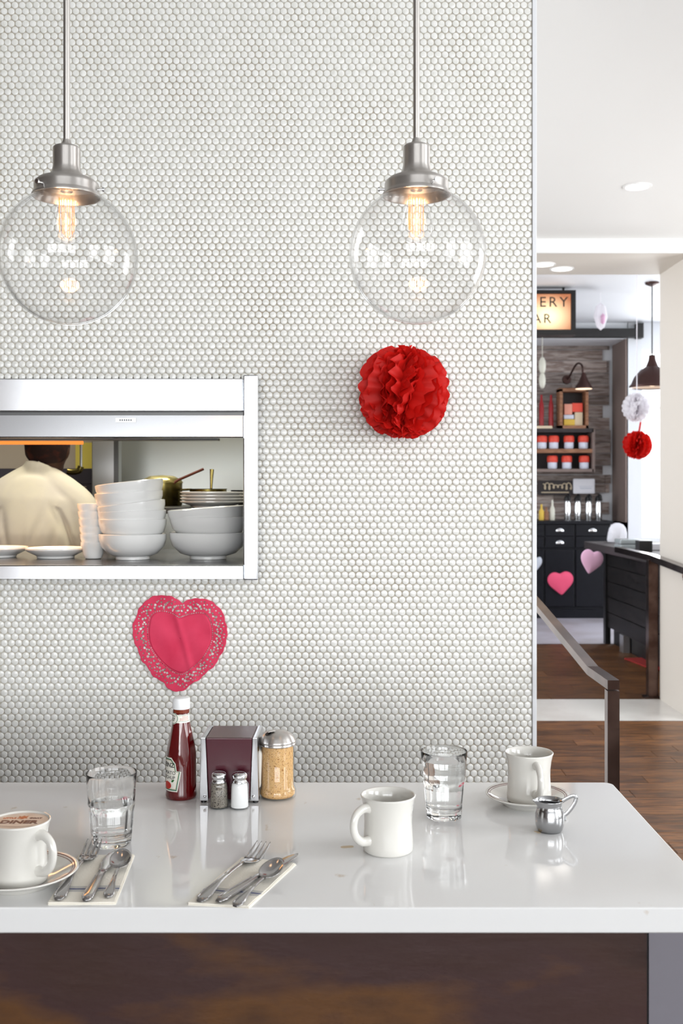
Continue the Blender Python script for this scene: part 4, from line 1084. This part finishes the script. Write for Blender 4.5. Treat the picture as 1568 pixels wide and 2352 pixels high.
def knife(label, p, q):
    L, rz = frame_of(p, q); t = thing('table_knife', label, 'knife', Vector((p.x, p.y, TZ + NZ)), rz)
    hL = L * .54; n = 10; pts = []; ra = []; rb = []
    for i in range(n + 1):
        f = i / n; pts.append((0, hL * f, .0036)); ra.append(np.interp(f, [0, .04, .15, .7, 1], [.004, .0075, .0085, .0066, .0058])); rb.append(np.interp(f, [0, .05, .8, 1], [.0018, .0034, .0030, .0022]))
    h_ = obj('handle', MB().sweep(pts, ra, rb, 14), 'cutlery', t, True)
    for s in (-1, 1): obj('edge_bead', MB().sweep([(s * max(0, a - .0013), p_[1], p_[2] + b * .55) for p_, a, b in list(zip(pts, ra, rb))[1:9]], .0009, .0012, 8), 'cutlery', h_, True)
    pts = []; ra = []; rb = []; n = 12
    for i in range(n + 1):
        f = i / n; wv = np.interp(f, [0, .08, .3, .6, .85, .96, 1], [.0058, .0066, .0094, .0096, .0072, .0035, .0008])
        pts.append((.001 - wv * .12 + .0012 * f, hL + (L - hL) * f, .0036 - .0016 * f)); ra.append(wv); rb.append(np.interp(f, [0, .1, 1], [.0020, .0012, .0006]))
    obj('blade', MB().sweep(pts, ra, rb, 12), 'cutlery', t, True)
    return t
def spoon(label, p, q, bw=.0155):
    L, rz = frame_of(p, q); t = thing('teaspoon', label, 'spoon', Vector((p.x, p.y, TZ + NZ)), rz)
    bl = bw * 3.1; hL = L - bl * .97
    pts, ra, rb = handle_path(0, hL, .004, .0080, .0036, .0024, .0085)
    h_ = obj('handle', MB().sweep(pts, ra, rb, 14), 'cutlery', t, True); ridge(0, hL, .0080, .004, .0085, h_)
    mb = MB(); NU, NV = 28, 8; vs = []; fs = []
    for lay in (0, 1):
        for j in range(NV + 1):
            for i in range(NU):
                a = 2 * PI * i / NU; r_ = j / NV
                yy = hL + bl / 2 + math.cos(a + PI) * r_ * bl / 2; xx = math.sin(a) * r_ * bw * (1 + .10 * math.cos(a))
                dep = -.0072 * (1 - r_ ** 2) - (.0012 * (1 - r_ * .0) if lay else 0)
                fy = (yy - hL) / bl; rim = .0088 + .011 * fy
                vs.append((xx, yy, rim + dep))
    n2 = (NV + 1) * NU
    for lay in (0, 1):
        for j in range(NV):
            for i in range(NU):
                a = lay * n2 + j * NU + i; b = lay * n2 + j * NU + (i + 1) % NU; fs.append((a, b, b + NU, a + NU))
    for i in range(NU): a = NV * NU + i; b = NV * NU + (i + 1) % NU; fs.append((a, b, n2 + b, n2 + a))
    mb.add(vs, fs); me_ = mb.mesh('bowl', True)
    bm = bmesh.new(); bm.from_mesh(me_); bmesh.ops.remove_doubles(bm, verts=bm.verts[:], dist=1e-5); bm.to_mesh(me_); bm.free()
    me_.polygons.foreach_set('use_smooth', [True] * len(me_.polygons)); link('bowl', me_, 'cutlery', t)
    return t
fork('steel fork lying on the napkin beside the logo mug', on(133, 2067, .006), on(218, 1931, .014))
knife('steel knife between fork and spoon on the napkin beside the logo mug', on(197, 2071, .006), on(262, 1953, .006))
spoon('steel teaspoon on the napkin beside the logo mug', on(248, 2061, .006), on(282, 1955, .020))
fork('steel fork lying on the angled napkin in the middle', on(458, 2071, .006), on(606, 1937, .014))
knife('steel knife whose blade points past the angled napkin', on(500, 2073, .006), on(681, 1960, .006))
spoon('steel teaspoon on the angled napkin in the middle', on(540, 2082, .006), on(640, 1976, .020), .0165)
for i, (x, y) in enumerate(((797, 1945),)):
    one('crumb_smear', 'small tan smear on the countertop left of the middle mug', 'spill', MB().lathe([(0, .0004), (.005, .0003), (.008, 0)], 16, mod=lambda a, z, i: 1 + .35 * math.cos(2 * a)), 'cream_block', on(x, y), (0, 0, .2))

# ------------------------------------------------------------------ handrails
hr = thing('handrail', 'square metal handrail beside the end of the tiled wall', 'handrail', (.703, 2.75, 0))
RH = .99
obj('post', MB().sweep([(0, 0, 0), (0, 0, RH - .016)], .0155, None, square=True), 'rail_metal', hr, None)
obj('rail', MB().sweep([(0, -.0155, RH), (-.003, .20, RH), (0, 1.0, RH + .085), (.0, 2.4, RH + .23)], .0155, .012, square=True), 'rail_metal', hr, None)
obj('post', MB().sweep([(0, 2.38, 0), (0, 2.38, RH + .215)], .0155, None, square=True), 'rail_metal', hr, None)
h2 = thing('handrail', 'metal handrail fixed to the cream wall of the opening', 'handrail', (PX(1497, 7.56), 7.56, 0))
obj('post', MB().sweep([(0, 0, 0), (0, 0, .985)], .034, None, square=True), 'rail_metal', h2, None)
obj('base_plate', MB().box(-.06, .05, -.05, .05, 0, .012), 'rail_metal', h2, None)
obj('rail', MB().sweep([(.02, 1.0, 1.0), (0.005, .0, 1.0), (-.005, -.85, .965)], .03, .022, square=True), 'rail_metal', h2, None)
obj('bracket', MB().sweep(spline([(-.003, -.72, .95), (-.003, -.72, .91), (.03, -.72, .90), (.058, -.72, .90)], 4), .012, None, 8), 'rail_metal', h2)

# ------------------------------------------------------------------ ceiling downlights
def downlight(label, loc, r=.062):
    t = thing('downlight', label, 'downlight', loc)
    obj('trim_ring', MB().lathe([(r, 0), (r + .014, 0), (r + .012, -.005), (r, -.006), (r - .004, 0)], 36), 'paint_white', t)
    obj('lens', MB().lathe([(0, -.003), (r - .004, -.002), (r - .004, .0)], 36), 'downlight', t)
dl = P(1463, 428, (CEIL - CZ) * F / (HY - 428)); downlight('round recessed downlight in the white ceiling of the corridor', (dl.x, dl.y, CEIL))
for x, y, lb in ((1247, 607, 'recessed downlight in the opening, nearer to the tiled wall'), (1290, 617, 'recessed downlight in the opening, farther from the tiled wall')):
    d = (SOFF - CZ) * F / (HY - y); downlight(lb, (PX(x, d), d, SOFF), .07)

# ------------------------------------------------------------------ bakery shell
AF, AB = 12.2, 12.8; AX = 3.293
struct('ceiling_bakery', MB().box(-1.2, 7.2, DB, 13.3, UC, UC + .1), 'paint_far')
struct('wall_bakery_left', MB().box(-1.3, -1.2, DB, 13.3, -.1, .8).box(-1.3, -1.2, DB, 13.3, 3.0, UC).box(-1.3, -1.2, DB, 8.1, .8, 3.0).box(-1.3, -1.2, 11.1, 13.3, .8, 3.0), 'paint_far')
WX0, WX1, WZ0, WZ1 = 3.46, 5.3, .92, 3.1
struct('wall_bakery_right', MB().box(7.1, 7.2, DB, 13.3, -.1, .8).box(7.1, 7.2, DB, 13.3, 3.0, UC).box(7.1, 7.2, DB, 8.4, .8, 3.0).box(7.1, 7.2, 11.6, 13.3, .8, 3.0), 'paint_far')
struct('wall_bakery_back', MB().box(AX, WX0, AF, 13.0, -.1, UC).box(WX0, WX1, AF, AF + .12, -.1, WZ0).box(WX0, WX1, AF, AF + .12, WZ1, UC).box(WX1, 7.2, AF, AF + .12, -.1, UC).box(-1.2, AX, AF, 13.0, PZ(778, AF), UC), 'paint_far')
wn = window_frame('window_4', WX0, WX1, WZ0, WZ1, AF + .06, nx=2)
obj('pane', MB().box(WX0, WX1, AF + .055, AF + .058, WZ0, WZ1), 'pane_glass', wn, None)
# reclaimed boards of the alcove, each a piece of its own
ab = struct('wall_alcove', MB().box(-1.2, AX, AB + .03, AB + .1, -.1, 3.4).box(AX, AX + .01, AF, AB + .1, 0, 3.4), 'paint_far', label='alcove wall of reclaimed grey boards')
obj('return_panel', MB().box(AX - .02, AX, AF + .002, AB, 1.1, PZ(778, AF)), 'panel_brown', ab, None)
z = 1.05; k = 0; rd = random.Random(11)
while z < 3.2:
    hgt = rd.choice((.11, .13, .15)); xe = AX - .03 - rd.choice((0, .02, .10, .14)); x = 1.0 - rd.random() * .5
    while x < xe:
        x2 = min(xe, x + rd.uniform(.7, 1.5))
        obj('board', MB().box(x, x2 - .004, AB + rd.uniform(0, .015), AB + .03, z, z + hgt - .006), 'barn_board', ab, None); x = x2
    z += hgt
t = thing('header_beam', 'black beam across the top of the bakery alcove', 'beam', (2.0, AF - .1, PZ(777, AF)))
obj('bar', MB().box(-1.0, PX(1466, AF) - 2.0, .0, .1, .0, .10), 'black_frame', t, None)
obj('end_cap', MB().box(PX(1457, AF) - 2.0, PX(1471, AF) - 2.0, -.02, .1, -.01, .16), 'black_frame', t, None)
# illuminated sign
SD = 10.0; sx0, sx1, sz0, sz1 = PX(1150, SD), PX(1321, SD), PZ(770, SD), PZ(667, SD)
t = thing('lightbox_sign', 'glowing bakery sign in a black frame hanging at the end of the tiled wall', 'sign', ((sx0 + sx1) / 2, SD, sz0))
hw, hh = (sx1 - sx0) / 2, sz1 - sz0
obj('case', MB().box(-hw, hw, .0, .14, 0, hh), 'black_frame', t, None)
fc = obj('face', MB().box(-hw + .045, hw - .045, -.004, .0, .055, hh - .035), 'sign_glow', t, None)
for a in ((-hw, hw, 0, .05), (-hw, hw, hh - .03, hh)): obj('frame_bar', MB().box(a[0], a[1], -.02, 0, a[2], a[3]), 'black_frame', t, None)
for a in ((-hw, -hw + .04), (hw - .04, hw)): obj('frame_bar', MB().box(a[0], a[1], -.02, 0, .05, hh - .03), 'black_frame', t, None)
for body_, zz, sz in (('BAKERY', PZ(695, SD) - sz0, .136), ('BAR', PZ(733, SD) - sz0, .125)):
    mb = text_mb(body_, sz, .002, space=1.3); mb.v = [(p[0] + (-.012 if body_ == 'BAR' else -.014), -.007 - p[2], p[1] + zz) for p in mb.v]; obj('sign_word', mb, 'ink_black', fc, None)
for s in (-.25, .25): obj('hanger', MB().box(s - .01, s + .01, .05, .07, hh, UC - sz0), 'black_frame', t, None)

# hanging ornament
t = thing('paper_ornament', 'small white and pink paper ornament hanging beside the lit sign', 'ornament', P(1379, 728, 10.3))
obj('paper_fan', MB().lathe([(0, -.13), (.03, -.1), (.055, 0), (.04, .1), (0, .14)], 12, mod=lambda a, z, i: 1 + .25 * math.cos(6 * a)), 'tissue_white', t, None)
obj('pink_core', MB().lathe([(0, -.08), (.02, -.06), (.022, 0), (0, .03)], 10, (.01, -.045, 0)), 'heart_pale', t)
obj('string', MB().sweep([(0, 0, .13), (0, 0, UC - t.location.z)], .002, None, 5), 'tissue_white', t)

# dark metal pendant
PDD = 9.8; t = thing('dome_pendant', 'dark bronze dome pendant lamp in front of the bright bakery window', 'pendant lamp', P(1497, 888, PDD))
s = PDD / F; zc = UC - t.location.z
obj('shade', MB().lathe([(a * s, b * s) for a, b in ((7, 72), (8, 62), (10, 56), (14, 46), (26, 38), (40, 22), (47, 6), (51, 2), (51, -3), (46, 0), (38, 20), (24, 34), (7, 42))], 40), 'bronze', t, 30)
obj('shade_lining', MB().lathe([(a * s, b * s) for a, b in ((46, -1), (37, 18), (24, 32), (6, 40))], 40), 'shade_inner', t)
obj('bulb', MB().ball((0, 0, 12 * s), 12 * s, 14, 10), 'warm_glow', t)
obj('cord', MB().sweep([(0, 0, 70 * s), (0, 0, zc)], .006, None, 8), 'black', t)
obj('canopy', MB().lathe([(0, zc), (16 * s, zc), (15 * s, zc - 4 * s), (4 * s, zc - 9 * s), (0, zc - 9 * s)], 24), 'bronze', t)
# second pair of pompoms
c2 = P(1463, 1022, 9.2); pompom('small red tissue pompom hanging in front of the bakery window', c2, .125, 'tissue_red', .2, 9, 24, string=None, full=True)
c3 = P(1462, 936, 9.25); pompom('white tissue pompom hanging above the small red one', c3, .128, 'tissue_white', .1, 12, 22, string=UC - c3.z, full=True)
t = [o for o in bpy.data.objects if o.get('label') == 'small red tissue pompom hanging in front of the bakery window'][0]
obj('string', MB().sweep([(.01, 0, .08), (.03, 0, .2)], .008, .004, 6), 'tissue_red', t)

# wall sconce
t = thing('wall_sconce', 'dark gooseneck wall lamp with a cone shade above the framed box', 'wall lamp', P(1340, 890, 12.3))
s = 12.3 / F
obj('shade', MB().lathe([(a * s, b * s) for a, b in ((4, 34), (6, 26), (12, 12), (19, 2), (20, -3), (17, 0), (10, 12), (4, 26))], 28), 'bronze', t, 30)
obj('shade_lining', MB().lathe([(a * s, b * s) for a, b in ((19, -3.5), (10, 6), (0, 9))], 28), 'warm_glow', t)
obj('arm', MB().sweep(spline([(-.01, 0, 30 * s), (-.015, .03, 52 * s), (-.04, .2, 58 * s), (-.075, .42, 34 * s), (-.09, .5, 28 * s)], 6), .012, None, 8), 'bronze', t)
obj('wall_plate', MB().lathe([(0, 0), (.055, 0), (.05, .02), (0, .025)], 20, (-.09, .5, 28 * s), M4=Matrix.Rotation(PI / 2, 4, 'X')), 'bronze', t)
# clear hanging lamps near the wall edge
t = thing('glass_ornament', 'string of clear glass drops hanging beside the end of the tiled wall', 'ornament', P(1245, 858, 12.0))
for yy, rr in ((840, .06), (874, .055)):
    obj('glass_drop', MB().ball((0, 0, PZ(yy, 12.0) - t.location.z), rr, 14, 10, (.7, .7, 1.7)), 'bottle_clear', t)
obj('string', MB().sweep([(0, 0, -.1), (0, 0, UC - t.location.z)], .004, None, 6), 'bottle_clear', t)

# wall shelf with jars
SY = 12.5
def pxbox(mb, x0, x1, y0, y1, d0, dd, o): return mb.box(PX(x0, d0) - o.x, PX(x1, d0) - o.x, d0 - o.y, d0 + dd - o.y, PZ(y1, d0) - o.z, PZ(y0, d0) - o.z)
o_ = P(1300, 1080, SY)
t = thing('wall_shelf', 'dark two tier wall shelf holding red lidded jars', 'shelf', o_)
obj('back', pxbox(MB(), 1160, 1360, 986, 1080, SY + .26, .02, o_), 'shelf_dark', t, None)
obj('top', pxbox(MB(), 1160, 1363, 984, 993, SY, .27, o_), 'shelf_dark', t, None)
obj('middle_shelf', pxbox(MB(), 1160, 1360, 1031, 1040, SY, .26, o_), 'frame_wood', t, None)
obj('bottom', pxbox(MB(), 1160, 1363, 1077, 1084, SY, .27, o_), 'panel_brown', t, None)
obj('side', pxbox(MB(), 1360, 1366, 984, 1084, SY, .27, o_), 'panel_brown', t, None)
def jar(label, x, yb, k=1.0):
    t = thing('jar', label, 'jar', P(x, yb, SY + .08), group='red lidded jars on the wall shelf'); s = 12.58 / F * k
    obj('glass_body', MB().lathe([(a * s, b * s) for a, b in ((0, 0), (9, 0), (10.5, 2), (10.5, 14), (9, 17), (0, 17))], 20), 'jar_white', t)
    obj('lid', MB().lathe([(a * s, b * s) for a, b in ((0, 15), (11, 15), (12, 17), (12, 27), (10, 30), (0, 30))], 20), 'lid_red', t)
for x, lb in ((1244, 'upper shelf jar partly behind the tiled wall edge'), (1271, 'upper shelf jar second from the tiled wall edge'), (1306, 'upper shelf jar second from the right end'), (1339, 'upper shelf jar at the right end')): jar('red lidded ' + lb, x, 1031)
for x, lb in ((1268, 'left jar on the lower tier'), (1301, 'middle jar on the lower tier'), (1341, 'right jar on the lower tier')): jar('red lidded %s of the wall shelf' % lb, x, 1077)
# framed box with packages
o_ = P(1316, 984, SY)
t = thing('shadow_box', 'open wooden box with colourful packages standing on the wall shelf', 'box', o_)
for a in ((1285, 1292, 893, 984), (1345, 1351, 893, 984), (1285, 1351, 891, 899), (1285, 1351, 977, 984)): obj('frame_board', pxbox(MB(), *a, SY, .2, o_), 'frame_wood', t, None)
obj('back', pxbox(MB(), 1290, 1346, 896, 980, SY + .19, .01, o_), 'shelf_dark', t, None)
for i, (a, mt, lb) in enumerate((((1296, 1314, 928, 952), 'box_pink', 'pink package upper left in the wooden box'), ((1314, 1338, 926, 946), 'lid_red', 'orange red package upper right in the wooden box'), ((1295, 1318, 953, 962), 'jar_white', 'white packet in the middle of the wooden box'), ((1295, 1320, 963, 977), 'box_yellow', 'yellow package lower left in the wooden box'), ((1320, 1338, 947, 977), 'cream_block', 'tan package lower right in the wooden box'))):
    oo = P((a[0] + a[1]) / 2, a[3], SY + .06); p_ = one('package', lb, 'package', pxbox(MB(), a[0], a[1] - .5, a[2], a[3], SY + .06, .1, oo), mt, oo, group='packages in the wooden box', smooth=None)
for x, lb in ((1243, 'left tall red bottle on top of the wall shelf'), (1265, 'right tall red bottle on top of the wall shelf')):
    s = 12.6 / F; one('red_bottle', lb, 'bottle', MB().lathe([(a * s, b * s) for a, b in ((0, 0), (5.5, 0), (5.5, 50), (3, 60), (2.5, 74), (0, 74))], 16), 'red_bottle', P(x, 981, 12.6), group='tall red bottles')
oo = P(1252, 984, SY); one('cream_box', 'flat cream box in front of the red bottles on the wall shelf', 'box', pxbox(MB(), 1225, 1268, 978, 984, SY, .06, oo), 'cream_block', oo, smooth=None)
# script sign and placard
oo = P(1280, 1135, 12.72); t = thing('script_sign', 'dark sign with pale script lettering under the wall shelf', 'sign', oo)
obj('board', pxbox(MB(), 1235, 1316, 1104, 1137, 12.72, .03, oo), 'shelf_dark', t, None)
s = 12.7 / F; pts = []
for i in range(60): f = i / 59; pts.append(((f * 66 - 34 + 3.5 * math.sin(f * 42)) * s, -.01, (18 + 5.5 * math.cos(f * 42) * (1 + .5 * math.sin(f * 9))) * s))
obj('lettering', MB().sweep(pts, .006, .004, 5, (0, 1, 0)), 'cream_block', t)
obj('lettering', pxbox(MB(), 1243, 1306, 1130, 1132, 12.71, .01, oo), 'cream_block', t, None)
oo = P(1341, 1134, 12.7); t = thing('placard', 'small white placard above the steel coffee pots', 'sign', oo)
obj('card', MB().rbox(-.13, .13, 0, .02, 0, .18, .012, 2), 'bag_white', t)
obj('lettering', MB().box(-.05, .09, -.003, 0, .06, .07).box(-.06, .1, -.003, 0, .085, .09), 'heart_grey', t, None)

# back cabinet
CFY = 12.15; czt = PZ(1196, CFY); CX1 = PX(1402, CFY)
t = thing('back_cabinet', 'dark navy cabinet with drawers and steel cup pulls', 'cabinet', (1.9, CFY, 0))
obj('body', MB().box(-1.5, CX1 - 1.9, .02, .6, .06, czt - .04), 'cabinet_navy', t, None)
obj('top', MB().rbox(-1.52, CX1 - 1.88, -.03, .62, czt - .04, czt, .006), 'cabinet_navy', t)
obj('plinth', MB().box(-1.5, CX1 - 1.9, .0, .6, 0, .10), 'cabinet_navy', t, None)
xcol = [PX(v, CFY) - 1.9 for v in (1180, 1250, 1320, 1400)]
for i in range(3):
    for y0, y1 in ((1204, 1231), (1233, 1258)):
        dw = obj('drawer', MB().rbox(xcol[i] + .01, xcol[i + 1] - .01, .0, .03, PZ(y1, CFY), PZ(y0, CFY), .006), 'cabinet_navy', t)
        if (i, y0) != (2, 1233):
            cxm = (xcol[i] + xcol[i + 1]) / 2; cz = (PZ(y0, CFY) + PZ(y1, CFY)) / 2 - .01
            mb = MB().ball((cxm, -.002, cz), .055, 16, 10, (1, .6, .75)); mb.v = [(p[0], p[1], max(p[2], cz - .008)) for p in mb.v]
            obj('cup_pull', mb, 'chrome', dw)
    obj('door', MB().rbox(xcol[i] + .01, xcol[i + 1] - .01, .0, .03, .13, PZ(1262, CFY), .01), 'cabinet_navy', t)
def airpot(label, x):
    t = thing('coffee_pot', label, 'coffee pot', (PX(x, 12.45), 12.45, czt), group='steel coffee pots on the cabinet'); s = 12.45 / F
    obj('body', MB().lathe([(a * s, b * s) for a, b in ((0, 0), (7, 0), (7.5, 2), (7.5, 38), (6, 44), (0, 45))], 24), 'chrome', t)
    obj('lid', MB().lathe([(a * s, b * s) for a, b in ((0, 44), (8, 44), (8, 50), (4, 56), (0, 57))], 24), 'black', t)
    obj('pump_handle', MB().sweep(spline([(0, 0, 54 * s), (0, -.03, 58 * s), (2 * s, -.065, 54 * s), (3 * s, -.075, 44 * s)], 4), .013, .012, 8), 'black', t)
for x, lb in ((1303, 'leftmost of the four steel coffee pots'), (1326, 'second steel coffee pot from the left'), (1351, 'third steel coffee pot from the left'), (1374, 'rightmost of the four steel coffee pots')): airpot(lb + ' on the navy cabinet', x)
for x, hh_, mt, lb in ((1243, 36, 'box_yellow', 'small yellow bottle on the cabinet by the tiled wall edge'), (1254, 30, 'frame_wood', 'brown bottle on the cabinet between yellow and clear bottles'), (1268, 46, 'bottle_clear', 'clear glass bottle on the cabinet left of the coffee pots')):
    s = 12.4 / F; one('bottle', lb, 'bottle', MB().lathe([(a * s, b * s) for a, b in ((0, 0), (5.5, 0), (6, 2), (6, hh_ * .55), (2.5, hh_ * .72), (2.2, hh_), (0, hh_))], 20), mt, (PX(x, 12.4), 12.4, czt), group='bottles on the cabinet')
# paper hearts
def heart_pts(n=40):
    out = []
    for i in range(n):
        a = 2 * PI * i / n; out.append((.0625 * 16 * math.sin(a) ** 3 / 1.0 * .5, (13 * math.cos(a) - 5 * math.cos(2 * a) - 2 * math.cos(3 * a) - math.cos(4 * a)) / 34 + .05))
    out = [(x * .62 + .19 * math.sin(2 * PI * i / n), z * .60 + .19 * math.cos(2 * PI * i / n)) for i, (x, z) in enumerate(out)]
    return out
def heart(label, c, wd, ht, mat, tilt):
    pts = heart_pts(); n = len(pts); mb = MB(); vs = []; fs = []
    for q, yy in ((1, .0), (.97, -.012), (.75, -.024), (.4, -.03)):
        for x, z in pts: vs.append((x * q * wd, yy, z * q * ht))
    for j in range(3):
        for i in range(n): fs.append((j * n + i, j * n + (i + 1) % n, (j + 1) * n + (i + 1) % n, (j + 1) * n + i))
    vs.append((0, -.031, 0)); c_ = len(vs) - 1
    for i in range(n): fs.append((3 * n + i, 3 * n + (i + 1) % n, c_))
    fs.append(tuple(range(n - 1, -1, -1))); mb.add(vs, fs)
    one('paper_heart', label, 'heart', mb, mat, c, (0, tilt, 0), 'paper hearts in the bakery')
s = 12.1 / F
heart('bright pink paper heart on the front of the navy cabinet', P(1287, 1337, 12.13), 60 * s, 64 * s, 'heart_pink', -.08)
heart('pale grey paper heart at the edge of the tiled wall', P(1232, 1293, 12.13), 24 * s, 40 * s, 'heart_grey', .1)

# black service counter on the right
BC = thing('service_counter', 'black boarded service counter in front of the bakery window', 'counter', (2.55, 10.2, 0), math.radians(1))
bh = 1.5 - .52
obj('body', MB().box(.02, .85, -1.9, 0, .16, bh - .07), 'black_board', BC, None)
obj('top', MB().rbox(-.2, .9, -2.0, .06, bh - .07, bh, .008), 'shelf_dark', BC)
obj('plinth', MB().box(.06, .8, -1.85, -.05, 0, .16), 'black', BC, None)
for k in range(5):
    obj('cladding_board', MB().box(0, .02, -1.9, 0, .165 + k * .148, .165 + k * .148 + .14), 'black_board', BC, None)
    obj('cladding_board', MB().box(0.02, .85, 0, .02, .165 + k * .148, .165 + k * .148 + .14), 'black_board', BC, None)
obj('corner_post', MB().box(-.02, .03, -.05, .025, 0, bh - .07), 'black', BC, None)
obj('steel_foot', MB().box(-.01, .05, -.62, -.5, 0, .16), 'steel_soft', BC, None)
s = 9.55 / F
heart('pale pink paper heart on the end of the black service counter', P(1358, 1288, 9.55), 52 * s, 66 * s, 'heart_pale', .22)
def bcw(x, y): return BC.matrix_basis @ Vector((x, y, bh))
mb = MB().lathe([(0, 0), (.082, 0), (.09, .02), (.088, .08), (.078, .13), (.055, .165), (.02, .18), (0, .178)], 20, mod=lambda a, z, i: 1 + .07 * math.sin(3 * a + 20 * z) + .04 * math.sin(7 * a))
one('paper_bag', 'puffy white bag at the far end of the service counter', 'bag', mb, 'bag_white', (PX(1417, 10.15), 10.15, bh))
t = thing('glass_tray', 'stack of two glass trays on the service counter', 'tray', (PX(1440, 9.0), 9.0, bh))
for z0 in (0, .055): obj('tray', MB().rbox(-.085, .085, -.1, .1, z0 * .8, z0 * .8 + .04, .008), 'tray_glass', t)
oo = (PX(1478, 8.62), 8.62, bh); one('card_reader', 'black box standing on the service counter behind the handrail', 'box', MB().rbox(-.055, .055, -.06, .06, 0, .09, .006), 'black', oo)
oo = (PX(1506, 8.9), 8.9, bh); one('paper_stack', 'white stack of paper on the service counter by the cream wall', 'paper', MB().rbox(-.06, .06, -.08, .08, 0, .05, .003), 'bag_white', oo)
mb = MB().rbox(-.35, .35, -.3, .3, 0, .012, .004); one('floor_mat', 'red mat on the bakery floor beside the service counter', 'mat', mb, 'mat_red', (PX(1515, 9.0) + .15, 9.0, .001), (0, 0, .15))
